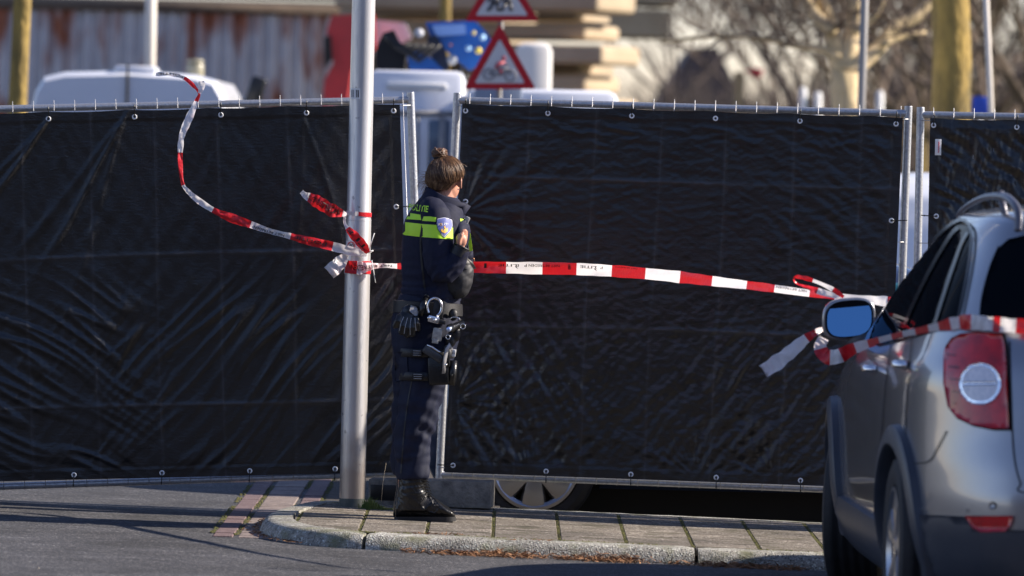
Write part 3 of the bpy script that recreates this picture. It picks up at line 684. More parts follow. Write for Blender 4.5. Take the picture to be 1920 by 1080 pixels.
T3 = Ribbon([(647, 500, 27.44, 12), (660, 501, 27.42, 12), (678, 502, 27.42, 11.5), (700, 499, 27.44, 6), (722, 498, 27.46, 4), (742, 499, 27.4, 5), (752, 499, 27.35, 6), (800, 500, 27.25, 10), (889, 501, 27.2, 11), (949, 502, 27.1, 11), (1017, 503, 26.9, 11.5), (1081, 504.5, 26.7, 11.5), (1147, 508, 26.4, 11),
             (1210, 513, 26.1, 10.5), (1275, 519.5, 25.8, 10.5), (1335, 527, 25.5, 9.5), (1400, 534.5, 25.2, 8), (1452, 541, 25.0, 7.5), (1518, 550, 24.75, 6.5), (1565, 556, 24.6, 6), (1625, 562, 24.55, 8), (1664, 565, 24.5, 9), (1690, 566, 24.5, 9)],
            [1.55, 5.3, 9, 10, 11, 12, 13, 14, 15, 16, 17, 18, 19, 21], 'red')
o3 = T3.build('barrier_tape'); tag(o3, 'long taut tape running from the lamp post behind the officer to the silver car', 'barrier tape', GT)
pole_band(o3, 501, 12, .0645, 0, [(225, 360), (0, 180)], 'pole_wrap')
T3.letters(o3, 'NIET BETREDEN', .9, 4.6, .0, .42)
for a in (9.1, 11.05): T3.letters(o3, 'LITIE', a - .35 if a < 10 else a + .05, a - .35 + .55 if a < 10 else a + .5, .42, .22); T3.letters(o3, 'P', a + .4 if a < 10 else a + .62, a + .47 if a < 10 else a + .69, .42, .22)
T3.flame(o3, 9.33, .2, 6); T3.flame(o3, 11.57, .2, 6)
T3.letters(o3, 'NIET BETREDEN', 9.62, 10.5, .42, .2); T3.letters(o3, 'NIET BETREDEN', 17.05, 17.9, .5, .3); T3.letters(o3, 'I', 8.28, 8.36, .3, .4); T3.letters(o3, 'I', 10.75, 10.83, .3, .4)
T3.letters(o3, 'NIET BETREDEN', 12.1, 12.75, .72, .1)
T4 = Ribbon([(652, 477, 27.43, 3), (643, 486, 27.42, 10), (630, 500, 27.4, 14), (616, 512, 27.4, 13)], [], 'white')
o4 = T4.build('tape_tail', o3, ragged=.8)
# zip tie
m_ = MB(); m_.tube([P(692, 471, 27.42), P(696, 455, 27.4), P(702, 437, 27.4)], .0022, 5); m_.tube([P(697, 488, 27.42), P(700, 506, 27.4), P(704, 530, 27.4)], .0024, 5)
m_.tube([P(690, 472, 27.42), P(700, 470, 27.42)], .004, 6)
pc = P(671, 472, 27.5)
m_.torus(pc, .0655, .002, (0, 0, 1), 40, 6)
tag(m_.build('cable_tie', M['white'], origin=P(692, 471, 27.42)), 'white cable tie with long ends round the lamp post', 'cable tie')
T5 = Ribbon([(1582, 557, 24.4, 3), (1562, 543, 24.35, 6, .7), (1530, 528, 24.35, 5, .9), (1503, 520, 24.37, 4), (1490, 520, 24.4, 3, .9), (1492, 530, 24.42, 3, 1.0), (1515, 539, 24.42, 5, .8), (1545, 549, 24.42, 6), (1575, 557, 24.42, 4)], [1.0, 2.2, 6.6], 'red')
o5 = T5.build('barrier_tape'); tag(o5, 'small looped tape end sticking up above the wing mirror of the silver car', 'barrier tape', GT)
T6 = Ribbon([(1548, 614, 24.2, 3), (1530, 623, 24.15, 6), (1510, 636, 24.1, 9), (1482, 660, 24.05, 13), (1455, 681, 24.05, 14), (1430, 697, 24.05, 13)], [1.0, 1.9], 'white')
o6 = T6.build('barrier_tape', ragged=.9); tag(o6, 'torn pale tape tail hanging down left of the wing mirror', 'barrier tape', GT)

# ------------------------------------------------------------------ cars
M['paint'] = mat('champagne_paint', (0.325, 0.33, 0.35), (0.295, 0.30, 0.32), rough=0.3, metal=0.75, scale=3, coat=1.0)
M['clad'] = mat('grey_cladding', (0.035, 0.042, 0.058), (0.05, 0.055, 0.07), rough=0.42, scale=6)
M['glass'] = mat('dark_glass', (0.004, 0.006, 0.009), rough=0.03, spec=0.35)
M['trim'] = mat('gloss_trim', (0.012, 0.012, 0.014), rough=0.16)
M['seam'] = mat('panel_gap', (0.01, 0.01, 0.012), rough=0.8)
M['tyre'] = mat('tyre_rubber', (0.008, 0.008, 0.010), (0.016, 0.016, 0.018), rough=0.7, scale=20)
M['rim'] = mat('rim', (0.36, 0.37, 0.40), rough=0.28, metal=0.8, coat=.4)
M['lampred'] = mat('lamp_red', (0.66, 0.005, 0.012), (0.34, 0.003, 0.01), rough=0.15, scale=14, coat=0.5, spec=.4)
M['lampclear'] = mat('lamp_clear', (0.60, 0.62, 0.70), (0.86, 0.84, 0.88), rough=0.2, scale=60, coat=.5)
M['chrome'] = mat('chrome', (0.85, 0.85, 0.86), rough=0.12, metal=1.0)
M['mirror'] = mat('mirror_glass', (0.12, 0.27, 0.46), rough=0.01, metal=1.0)  # blue of the reflected sky is put into the base colour
M['rail'] = mat('roof_rail', (0.10, 0.10, 0.125), rough=0.35, metal=0.2)
M['darkblue'] = mat('dark_blue_paint', (0.018, 0.03, 0.07), rough=0.3, metal=0.3, coat=1.0)

class Car:
    def __init__(s, org, yaw, Z, W_, LR, LF, n=4.6):
        s.o = Vector(org); s.c = math.cos(yaw); s.s = math.sin(yaw); s.Z = Z; s.W = W_; s.LR = LR; s.LF = LF; s.n = n
    def wv(s, x, y, z): return s.o + Vector((x * s.c - y * s.s, x * s.s + y * s.c, z))
    def itp(s, z, arr): return float(np.interp(z, s.Z, arr))
    def body(s, root, paint, wheels, rw, cut=True, zstep=.02, name='body'):
        m_ = MB(); zs = list(np.arange(s.Z[0], s.Z[-1] - .001, zstep)) + [s.Z[-1]]; N = 220; rs = []
        # smoothed profiles
        zz = np.array(zs)
        def sm(arr, k=2):
            a = np.interp(zz, s.Z, arr)
            for _ in range(k): a[1:-1] = (a[:-2] + 2 * a[1:-1] + a[2:]) / 4
            return a
        w_, lr, lf = sm(s.W), sm(s.LR), sm(s.LF); s.zz, s.w_, s.lr, s.lf = zz, w_, lr, lf
        for z, w, a, b in zip(zz, w_, lr, lf):
            row = []
            for k in range(N):
                t = 2 * math.pi * k / N; ct, st = math.cos(t), math.sin(t)
                # even spacing: polar radius of the superellipse
                hx, hy = w, (b - a) / 2
                ang = t; cx, sx_ = math.cos(ang), math.sin(ang)
                ex = math.copysign(abs(cx) ** (2 / s.n * 1.0), cx); ey = math.copysign(abs(sx_) ** (2 / s.n * 1.0), sx_)
                row.append(s.wv(hx * ex, (a + b) / 2 + hy * ey, z))
            rs.append(row)
        m_.rings(rs, True)
        o = m_.build(name, paint, root)
        if cut:
            cb_ = MB()
            for wy in wheels:
                for sg in (-1, 1):
                    a = s.wv(sg * .60, wy, rw); b = s.wv(sg * 1.3, wy, rw); cb_.tube([a, b], rw * 1.13, 48)
            c = cb_.build('cut', paint)
            c.location = (0, 0, 0)
            c.data.transform(Matrix.Translation(-parent_world(root)))
            c.location = parent_world(root)
            md = o.modifiers.new('b', 'BOOLEAN'); md.operation = 'DIFFERENCE'; md.object = c; md.solver = 'EXACT'
            bpy.context.view_layer.update(); dg = bpy.context.evaluated_depsgraph_get(); me = bpy.data.meshes.new_from_object(o.evaluated_get(dg))
            o.modifiers.clear(); o.data = me; bpy.data.objects.remove(c); sharp(me, 40)
        s.b = o
        bm = bmesh.new(); bm.from_mesh(o.data); bm.transform(Matrix.Translation(parent_world(root))); s.bvh = BVHTree.FromBMesh(bm); bm.free()
        return o
    def side_w(s, y, z):
        w = float(np.interp(z, s.zz, s.w_)); a = float(np.interp(z, s.zz, s.lr)); b = float(np.interp(z, s.zz, s.lf))
        q = abs((y - (a + b) / 2) / ((b - a) / 2)); return w * max(0, 1 - min(1, q) ** s.n) ** (1 / s.n)
def tri_fill(poly, step):
    """2-D polygon -> dense triangulation"""
    pts = []; n = len(poly)
    for i in range(n):
        a = Vector(poly[i]); b = Vector(poly[(i + 1) % n]); k = max(1, int((b - a).length / step))
        for j in range(k): pts.append(a.lerp(b, j / k))
    nb = len(pts); edges = [(i, (i + 1) % nb) for i in range(nb)]
    xs = [p.x for p in pts]; ys_ = [p.y for p in pts]
    def inside(x, y):
        c = False; j = n - 1
        for i in range(n):
            xi, yi = poly[i]; xj, yj = poly[j]
            if (yi > y) != (yj > y) and x < (xj - xi) * (y - yi) / (yj - yi) + xi: c = not c
            j = i
        return c
    x = min(xs) + step / 2
    while x < max(xs):
        y = min(ys_) + step / 2
        while y < max(ys_):
            if inside(x, y) and min((Vector((x, y)) - p).length for p in pts[:nb]) > step * .45: pts.append(Vector((x, y)))
            y += step
        x += step
    r = geometry.delaunay_2d_cdt(pts, edges, [], 1, 1e-5)
    return r[0], r[2], nb
def biggest(fs):
    par = {}
    def find(a):
        while par.setdefault(a, a) != a: par[a] = par[par[a]]; a = par[a]
        return a
    for f in fs:
        for q in f[1:]: par[find(q)] = find(f[0])
    g_ = {}
    for f in fs: g_.setdefault(find(f[0]), []).append(f)
    return max(g_.values(), key=len) if g_ else []
def project_patch(bvh, poly, off, step, name, mt, parent, thick=.0, Dfall=None, smooth=True, mirror=None, maxD=None, jump=.35):
    vs, fs, nb = tri_fill(poly, step); out = []; bad = set()
    for i, v in enumerate(vs):
        d = (P(v.x, v.y, 20.0) - CAMP).normalized(); h = bvh.ray_cast(CAMP, d)
        if h[0] is None or (maxD and h[0].y > maxD): bad.add(i); out.append(Vector((0, 0, 0))); continue
        nn = h[1] if h[1].dot(d) < 0 else -h[1]
        out.append(h[0] + nn * off)
    keep = [tuple(f) for f in fs if not any(i in bad for i in f)]
    # drop triangles that jump across a silhouette
    keep = [f for f in keep if max(abs(out[f[0]].y - out[f[1]].y), abs(out[f[1]].y - out[f[2]].y)) < jump]
    n0 = len(keep); keep = biggest(keep)
    if n0 - len(keep) > 20: print('PATCH', name, n0, len(keep), len(fs))
    m_ = MB(); m_.add(out, keep)
    if thick:
        # border skirt
        cnt = {}; low = {}
        for f in keep:
            for a, b in ((f[0], f[1]), (f[1], f[2]), (f[2], f[0])):
                cnt[tuple(sorted((a, b)))] = cnt.get(tuple(sorted((a, b))), 0) + 1
        for (a, b), c in cnt.items():
            if c == 1:
                va, vb = out[a], out[b]; da = (va - CAMP).normalized() * thick; db = (vb - CAMP).normalized() * thick
                for i_, w_ in ((a, va + da), (b, vb + db)):
                    if i_ not in low: low[i_] = len(m_.v); m_.v.append(w_)
                m_.f.append((a, b, low[b], low[a])); m_.mi.append(0)
    o = m_.build(name, mt, parent, smooth=smooth, recalc=False)
    if mirror: mirror(m_, name, mt, parent, smooth)
    return o
def wheel(root, c, ax, r, wid, spokes, rimr, name='wheel', steer=None):
    """ax: outward axis unit vector"""
    ax = Vector(ax).normalized(); c = Vector(c); q = ax.to_track_quat('Z', 'Y').to_matrix(); N = 64
    def ringp(rad, d): return [c + q @ Vector((rad * math.cos(6.28318 * k / N), rad * math.sin(6.28318 * k / N), d)) for k in range(N)]
    m_ = MB(); pr = [(rimr, -.02), (rimr + .012, .0), (r * .86, .012), (r * .95, 0), (r * .985, -.02)]
    for k in range(9):
        d = -.03 - (wid - .06) * k / 8; pr.append((r * (1 if k % 2 == 0 else .985), d - .004)); pr.append((r * (1 if k % 2 == 0 else .985), d - .014))
    pr += [(r * .97, -wid + .01), (r * .85, -wid), (rimr, -wid + .01)]
    m_.rings([ringp(a, b) for a, b in pr], False); w_ = m_.build('tyre', M['tyre'], None, auto=35, origin=(0, 0, 0))
    wr = empty_part(name, c, root); w_.data.transform(Matrix.Translation(-c)); w_.parent = wr
    m_ = MB(); m_.rings([ringp(rimr, -.03), ringp(rimr + .004, .004), ringp(rimr - .012, .006), ringp(rimr - .03, -.012), ringp(rimr - .035, -.09)], False)
    m_.tube([c + ax * -.03, c + ax * -.002], [rimr * .24, rimr * .2], 24)
    for k in range(spokes):
        a = 2 * math.pi * k / spokes + .2; hw0, hw1 = rimr * (.14 if spokes < 7 else .2), rimr * (2.0 / spokes) * (.9 if spokes < 7 else 1.15); e = Vector((math.cos(a), math.sin(a), 0)); t = Vector((-e.y, e.x, 0)); rows = []
        for rad, hw, d in ((rimr * .15, hw0, -.008), (rimr * .45, hw0 * 1.15, -.004), (rimr * .7, (hw0 + hw1) * .55, .0), (rimr * .95, hw1, -.006)):
            rows.append([c + q @ (e * rad + t * hw * s_ + Vector((0, 0, d + dz))) for s_, dz in ((-1, -.03), (-.8, .0), (0, .008), (.8, 0), (1, -.03))])
        m_.rings(rows, False, closed=False)
    m_.build('rim', M['rim'], wr, auto=40)
    m_ = MB(); m_.tube([c + ax * -.12, c + ax * -.075], rimr * .99, 48); m_.build('brake_disc', M['seam'], wr, smooth=False)
    return wr
def empty_part(name, c, root):
    e = bpy.data.objects.new(name, None); COL.objects.link(e); e.parent = root; e.location = Vector(c) - parent_world(root); e.empty_display_size = .1; return e
def strip_patch(bvh, pts, w_, off, name, mt, parent, step=8, maxD=None):
    """a thin line laid on the surface along px points"""
    sp = smooth_path(pts, 6); m_ = MB(); vs = []; segs = []
    for i, p in enumerate(sp):
        a = sp[max(i - 1, 0)]; b = sp[min(i + 1, len(sp) - 1)]; dx, dy = b[0] - a[0], b[1] - a[1]; L = math.hypot(dx, dy) or 1
        for sg in (-1, 1):
            x, y = p[0] - dy / L * w_ * sg, p[1] + dx / L * w_ * sg; d = (P(x, y, 20) - CAMP).normalized(); h = bvh.ray_cast(CAMP, d)
            if h[0] is None: vs.append(None); continue
            nn = h[1] if h[1].dot(d) < 0 else -h[1]; vs.append(h[0] + nn * off)
    for i in range(len(sp) - 1):
        q = [vs[2 * i], vs[2 * i + 1], vs[2 * i + 3], vs[2 * i + 2]]
        if any(v is None for v in q): continue
        if max(v.y for v in q) - min(v.y for v in q) > .5: continue
        segs.append((i, q))
    runs = []; last = -9
    for i, q in segs:
        if i != last + 1: runs.append([])
        runs[-1].append(q); last = i
    if runs:
        for q in max(runs, key=len): m_.add(q, [(0, 1, 2, 3)])
    if m_.f: return m_.build(name, mt, parent, recalc=False)

CX = 2.425; CY0 = 21.05; YAW = R(2.0); CZ = -.045
suvr = empty('parked_car', (CX, CY0, CZ), 'silver suv with a big red tail lamp, cut by the right edge', 'car')
suv = Car((CX, CY0, CZ), YAW,
    [.20, .28, .36, .48, .60, .72, .84, .94, 1.02, 1.08, 1.13, 1.25, 1.38, 1.48, 1.56, 1.62, 1.66, 1.69, 1.71],
    [.78, .84, .87, .89, .895, .895, .893, .888, .880, .862, .835, .79, .728, .675, .635, .60, .56, .48, .05],
    [.12, .04, .0, -.03, -.03, -.01, .02, .04, .06, .075, .09, .15, .22, .29, .36, .43, .47, .54, .9],
    [4.5, 4.58, 4.62, 4.63, 4.62, 4.58, 4.48, 4.30, 3.98, 3.70, 3.55, 3.25, 2.92, 2.66, 2.44, 2.25, 2.10, 1.95, 1.5])
suv.body(suvr, M['paint'], (.95, 3.60), .36)
def mir(m_, name, mt, parent, smooth):
    k = MB(); n = Vector((suv.c, suv.s, 0))
    k.v = [v - n * 2 * (v - suv.o).dot(n) for v in m_.v]; k.f = [tuple(reversed(f)) for f in m_.f]; k.mi = list(m_.mi)
    k.build(name, mt, parent, smooth=smooth, recalc=False)
for sg in (-1, 1):
    for wy in (.95, 3.60):
        st_ = R(-14) if wy > 2 else 0
        wheel(suvr, suv.wv(sg * (.885 if wy < 2 else .865), wy, .36), (sg * math.cos(YAW + st_), sg * math.sin(YAW + st_), 0), .36, .235, 5, .235)
    # wheel arch flares
    for wy in (.95, 3.60):
        m_ = MB(); rs = []
        for k in range(31):
            a = R(-12 + 204 * k / 30); e = Vector((0, math.cos(a), math.sin(a))); row = []
            for rad, h in ((.395, -.05), (.395, .028), (.405, .04), (.455, .036), (.475, .026), (.485, -.03)):
                y = wy + math.cos(a) * rad; z = .36 + math.sin(a) * rad; base = suv.side_w(wy + math.cos(a) * .44, max(.3, .36 + math.sin(a) * .44)); row.append(suv.wv(sg * (base + h), y, max(.2, z)))
            rs.append(row)
        m_.rings(rs, True); m_.build('wheel_arch', M['clad'], suvr, auto=50)
    # sill
    m_ = MB(); rs = []
    for k in range(21):
        y = 1.36 + 1.83 * k / 20; row = []
        for z, h in ((.20, -.02), (.20, .02), (.26, .045), (.36, .042), (.43, .022), (.445, -.02)):
            row.append(suv.wv(sg * (suv.side_w(y, max(z, .22)) + h), y, z))
        rs.append(row)
    m_.rings(rs, True); m_.build('side_sill', M['clad'], suvr, auto=35)
    # roof rail
    m_ = MB(); rp = smooth_path([(.50, .40, 1.60), (.495, .43, 1.665), (.505, .52, 1.705), (.515, .75, 1.728), (.53, 1.2, 1.722), (.545, 1.6, 1.69), (.55, 1.9, 1.65), (.55, 1.95, 1.60)], 5)
    m_.tube([suv.wv(sg * a_, b_, c_) for a_, b_, c_ in rp], [(.011, .016)] * len(rp), 10)
    m_.tube([suv.wv(sg * .49, .82, 1.62), suv.wv(sg * .512, .88, 1.745)], .014, 8)
    m_.build('roof_rail', M['rail'], suvr)
    # door mirror
    mc = suv.wv(sg * 1.005, 2.93, 1.175)
    if sg == -1: mc = P(1592, 598, 24.05)
    hp = empty_part('door_mirror', mc, suvr)
    fx = Vector((suv.c * .985, suv.s, 0)).normalized(); fy = Vector((-suv.s, suv.c, 0)); up = Vector((0, 0, 1)); rs = []
    for d, sc_ in ((-.002, .93), (0, .985), (.012, 1.0), (.04, 1.0), (.07, .93), (.095, .78), (.11, .5), (.116, .15)):
        row = []
        for k in range(40):
            t = 6.28318 * k / 40; cx, sx_ = math.cos(t), math.sin(t); ex = math.copysign(abs(cx) ** (2 / 3.2), cx); ey = math.copysign(abs(sx_) ** (2 / 2.8), sx_)
            taper = 1 - .12 * (ex * -sg * -1 * .5 + .5) * 0
            row.append(mc + fx * (.113 * sc_ * ex) + up * (.088 * sc_ * ey - .012 * ex * sg * -1 * 0 + (.010 * ex * (-sg))) + fy * d)
        rs.append(row)
    m_ = MB(); m_.rings(rs, True); m_.build('housing', M['paint'], hp)
    for sc_, d, nm_, mt in ((.90, -.006, 'bezel', M['trim']), (.83, -.011, 'mirror_glass', M['mirror'])):
        row = []
        for k in range(40):
            t = 6.28318 * k / 40; cx, sx_ = math.cos(t), math.sin(t); ex = math.copysign(abs(cx) ** (2 / 3.0), cx); ey = math.copysign(abs(sx_) ** (2 / 2.8), sx_)
            row.append(mc + fx * (.113 * sc_ * ex) + up * (.088 * sc_ * ey + (.010 * ex * (-sg))) + fy * (d + (.18 * .088 * sc_ * ey - .004 if nm_ == 'mirror_glass' else 0)))
        m_ = MB(); m_.rings([[p + fy * .004 for p in row], row], True); m_.build(nm_, mt, hp, smooth=False)
    m_ = MB(); m_.tube([mc + fx * (.08 * -sg) + fy * .05 + up * -.02, suv.wv(sg * .84, 3.02, 1.06)], [(.03, .045), (.05, .06)], 12); m_.build('mirror_arm', M['clad'], hp)
bsdf(M['glass']).inputs['IOR'].default_value = 1.03; bsdf(M['trim']).inputs['IOR'].default_value = 1.15
# lamps, windows and seams laid onto the body from measured outlines (left half, mirrored to the right)
LAMP = [(1776, 668), (1780, 652), (1790, 638), (1806, 630), (1840, 627), (1882, 630), (1887, 650), (1891, 720), (1894, 804), (1862, 804), (1828, 797), (1800, 783), (1784, 762), (1776, 720)]
project_patch(suv.bvh, [(1835 + (x - 1835) * 1.05, 715 + (y - 715) * 1.035) for x, y in LAMP], .010, 8, 'lamp_surround', M['trim'], suvr, thick=.012, mirror=mir)
lm = project_patch(suv.bvh, LAMP, .018, 9, 'tail_lamp', M['lampred'], suvr, thick=.02, mirror=mir)
lm['label'] = 'red tail lamp with a round clear centre'
circ = lambda cx, cy, r_, n=28, r2=None: [(cx + r_ * math.cos(6.28318 * k / n), cy + (r2 or r_) * math.sin(6.28318 * k / n)) for k in range(n)]
project_patch(suv.bvh, circ(1844, 722, 37, r2=38), .023, 3.5, 'lamp_ring', M['chrome'], lm, thick=.006)
project_patch(suv.bvh, circ(1844, 722, 31, r2=32), .026, 3.5, 'reversing_lens', M['lampclear'], lm, thick=.004)
project_patch(suv.bvh, [(1815, 718), (1873, 718), (1873, 725), (1815, 725)], .029, 6, 'lens_bar', M['chrome'], lm, thick=.004)
for k in range(5): strip_patch(suv.bvh, [(1783 + k * 3, 668 + k * 22), (1812 - abs(k - 2) * 6, 670 + k * 22)], 1.2, .0195, 'lamp_rib', mat('lamp_deep', (.12, .002, .006), rough=.2), lm)
project_patch(suv.bvh, [(1836, 612), (1842, 560), (1856, 505), (1872, 468), (1892, 450), (1930, 441), (2040, 436), (2182, 435), (2182, 618), (1900, 616)], .006, 16, 'rear_window', M['glass'], suvr, thick=.01, mirror=mir)
project_patch(suv.bvh, [(1630, 640), (1640, 610), (1675, 555), (1720, 485), (1760, 440), (1795, 408), (1812, 412), (1822, 426), (1824, 450), (1821, 482), (1813, 532), (1804, 575), (1796, 604), (1740, 626), (1690, 640), (1648, 650)], .004, 4.5, 'side_window', M['glass'], suvr, thick=.006, mirror=mir, jump=1.2)
for pts, w_ in (([(1700, 610), (1722, 560), (1752, 500), (1785, 445), (1800, 430)], 3.2), ([(1757, 608), (1772, 560), (1790, 505), (1806, 460), (1818, 438)], 2.6),
                ([(1656, 612), (1668, 578), (1694, 534), (1726, 486), (1758, 448), (1784, 425), (1806, 415), (1822, 426), (1826, 446), (1823, 482), (1814, 534), (1800, 602)], 2.6)):
    strip_patch(suv.bvh, pts, w_, .011, 'window_trim', M['trim'], suvr)
SEAM = [([(1893, 640), (1896, 740), (1899, 820), (1904, 870), (1914, 905), (1932, 925), (2182, 930)], 1.4), ([(1682, 868), (1720, 869), (1744, 864), (1758, 842), (1776, 808)], 1.0),
        ([(1838, 614), (1842, 560), (1858, 500), (1874, 462)], 1.4), ([(1712, 628), (1705, 700), (1700, 780), (1698, 860)], .7), ([(1672, 640), (1662, 720), (1655, 800), (1650, 880), (1648, 935)], .7)]
for p, w_ in SEAM: strip_patch(suv.bvh, p, w_, .004, 'panel_gap', M['seam'], suvr)
project_patch(suv.bvh, [(1705, 964), (1760, 966), (1812, 968), (1832, 990), (1900, 994), (2040, 996), (2182, 996), (2182, 1150), (1720, 1150)], .014, 14, 'bumper_cladding', M['clad'], suvr, thick=.02, mirror=mir)
project_patch(suv.bvh, [(1816, 967), (1902, 967), (1898, 984), (1888, 995), (1845, 997), (1828, 988)], .018, 8, 'rear_reflector', M['lampred'], suvr, thick=.01, mirror=mir)
project_patch(suv.bvh, circ(1862, 948, 7, 16), .003, 4, 'parking_sensor', M['trim'], suvr, thick=.003)
project_patch(suv.bvh, circ(1862, 948, 5, 16), .006, 4, 'sensor_cap', M['rim'], suvr, thick=.003)
strip_patch(suv.bvh, [(1702, 958), (1740, 953), (1790, 956), (1815, 958)], 2.5, .006, 'bumper_crease', M['paint'], suvr)
for px_, py_ in ((1640, 690), (1697, 682)):
    d = (P(px_, py_, 20) - CAMP).normalized(); h = suv.bvh.ray_cast(CAMP, d)
    if h[0] is not None:
        p = h[0]; n = Vector((-suv.c, -suv.s, 0)); f = Vector((-suv.s, suv.c, 0)); m_ = MB()
        m_.tube([p - f * .1, p - f * .07 + n * .035, p + n * .042, p + f * .07 + n * .035, p + f * .1], [(.016, .012)] * 5, 10); m_.build('door_handle', M['chrome'], suvr)
# tape across the car, kept just clear of its surface
def hitD(x, y):
    h = suv.bvh.ray_cast(CAMP, (P(x, y, 20) - CAMP).normalized()); return h[0].y if h[0] is not None else None
c7 = [(1545, 634, 24.0, 9), (1538, 650, 23.98, 12), (1548, 668, 23.95, 13), (1572, 668, 23.9, 14), (1600, 654, 23.8, 11)]
for x, y, hw in ((1640, 641, 7), (1680, 630, 6), (1720, 621, 6.5), (1760, 612, 8), (1790, 606, 12), (1815, 604, 14), (1845, 606, 14), (1880, 609, 13.5), (1920, 612, 13), (2000, 616, 13), (2182, 620, 13)):
    D = hitD(x, y + 8) or hitD(x, y) or 23; D2 = hitD(x, y - 8) or D
    D = min(D, D2, c7[-1][2]); c7.append((x, y, D - .035, hw))
c7 = [(a, b, (c if i < 5 else min(c, 23.6)), d) for i, (a, b, c, d) in enumerate(c7)]
T7 = Ribbon(c7, [1.2, 2.4, 3.2, 4.1, 4.7, 5.2, 5.8, 6.3, 6.9, 7.5, 8.0, 8.7, 9.35, 10.2, 11.5, 11.88, 12.7, 13.1, 13.5, 13.9, 14.3], 'white')
o7 = T7.build('barrier_tape'); tag(o7, 'blurred tape draped across the side and tailgate of the silver car', 'barrier tape', GT)

# dark car behind the fence
bx = P(790, 952, 29.15).x
dk = empty('parked_car', (bx + 2.1, 30.05, -.10), 'dark blue car standing behind the fence, its silver wheel showing under the tarpaulin', 'car')
dcar = Car((bx + 2.1, 30.05, -.10), R(-90), [.2, .3, .45, .6, .75, .9, .96, 1.1, 1.25, 1.36, 1.42, 1.45], [.78, .84, .865, .87, .87, .84, .8, .72, .64, .56, .42, .1],
    [-2.05, -2.1, -2.13, -2.13, -2.1, -2.08, -2.05, -1.95, -1.8, -1.6, -1.3, -.9], [2.0, 2.08, 2.12, 2.1, 2.05, 1.7, 1.2, .95, .7, .45, .2, -.1])
wc = P(1003, 868, 29.2)
wl = (wc - dcar.o).x
dcar.body(dk, M['darkblue'], (wl, wl + 2.5), .31)
for sg in (-1, 1):
    for wy in (wl, wl + 2.5): wheel(dk, dcar.wv(sg * .86, wy, .31), Vector((dcar.c * sg, dcar.s * sg, 0)), .315, .19, 7, .222)
m_ = MB(); m_.box(dcar.o + Vector((.1, .1, .23)), (4.0, 1.5, .36)); m_.build('underbody_shade', M['seam'], dk, smooth=False)  # black box set low, doubling as the shade under the car
m_ = MB(); m_.box(dcar.o + Vector((.2, 0, 1.19)), (2.4, 1.42, .2), bev=.05); m_.build('window_band', mat('teal_glass', (.02, .09, .13), rough=.05), dk)

# ------------------------------------------------------------------ road signs
M['signred'] = mat('sign_red', (0.50, 0.006, 0.015), rough=0.35)
M['signwhite'] = mat('sign_white', (0.62, 0.60, 0.60), rough=0.4)
M['picto'] = mat('pictogram', (0.10, 0.10, 0.11), rough=0.5)
DS = 41.0
def px_prism(poly, D, th, name, mt, parent, bev=0):
    m_ = MB(); m_.prism([P(x, y, D) for x, y in poly], (0, th, 0)); return m_.build(name, mt, parent, smooth=False)
def rtri(cx, top, bot, hw, r_=4):
    pts = [(cx, top), (cx + hw, bot), (cx - hw, bot)]; out = []
    for i in range(3):
        p = Vector(pts[i]); a = (Vector(pts[i - 1]) - p).normalized() * r_; b = (Vector(pts[(i + 1) % 3]) - p).normalized() * r_
        for t in (0, .5, 1): out.append(tuple(p + a * (1 - t) * (1 - t * .3) + b * t * (1 - (1 - t) * .3)))
    return out
def sign(cx, top, bot, hw, label):
    c = P(cx, bot, DS); root = empty('warning_sign', c, label, 'road sign', 'red and white triangular warning signs')
    px_prism(rtri(cx, top, bot, hw, 5), DS, .02, 'sign_plate', M['signred'], root)
    px_prism([(cx + (x - cx), y) for x, y in rtri(cx, top + 29, bot - 11, hw - 21, 3)], DS - .004, .003, 'sign_face', M['signwhite'], root)
    return root
s1 = sign(937, 44, 167, 68, 'lower triangular warning sign with a cyclist above the middle fence')
m_ = MB()
for cx_, cy_ in ((917, 139), (957, 141)): m_.torus(P(cx_, cy_, DS - .012), 10 / F * DS, 1.4 / F * DS, (0, 1, 0), 20, 5)
for a, b in (((917, 139), (930, 128)), ((930, 128), (938, 141)), ((938, 141), (950, 127)), ((950, 127), (930, 128)), ((957, 141), (949, 122)), ((949, 122), (954, 119)), ((917, 139), (938, 141))):
    m_.tube([P(*a, DS - .012), P(*b, DS - .012)], 1.2 / F * DS, 5)
m_.build('bicycle_pictogram', mat('grey_picto', (.22, .22, .25), rough=.5), s1)
m_ = MB()
for poly in ([(926, 128), (932, 116), (944, 114), (948, 118), (938, 122), (934, 130)], [(934, 130), (942, 128), (944, 138), (938, 142)]): m_.prism([P(x, y, DS - .012) for x, y in poly], (0, .003, 0))
m_.ell(P(944, 109, DS - .01), (4 / F * DS, .003, 4.5 / F * DS)); m_.build('rider_pictogram', mat('faded_red', (.55, .12, .14), rough=.5), s1)
s2 = sign(941, -78, 40, 70, 'upper triangular warning sign with walking children, cut by the top edge')
m_ = MB()
for ox in (0, 24):
    for poly in ([(921 + ox, -10), (935 + ox, -12), (936 + ox, 8), (920 + ox, 8)], [(921 + ox, 6), (928 + ox, 6), (922 + ox, 18), (914 + ox, 22), (913 + ox, 18)], [(929 + ox, 6), (936 + ox, 6), (938 + ox, 20), (932 + ox, 21)], [(918 + ox, -8), (922 + ox, -6), (915 + ox, 4), (912 + ox, 2)]):
        m_.prism([P(x, y, DS - .012) for x, y in poly], (0, .003, 0))
    m_.ell(P(928 + ox, -18, DS - .01), (6 / F * DS, .003, 6 / F * DS))
m_.build('children_pictogram', M['picto'], s2)
m_ = MB(); a = P(940, 1, DS + .06); m_.tube([Vector((a.x, DS + .06, 0)), Vector((a.x, DS + .06, 3.4))], .02, 16)
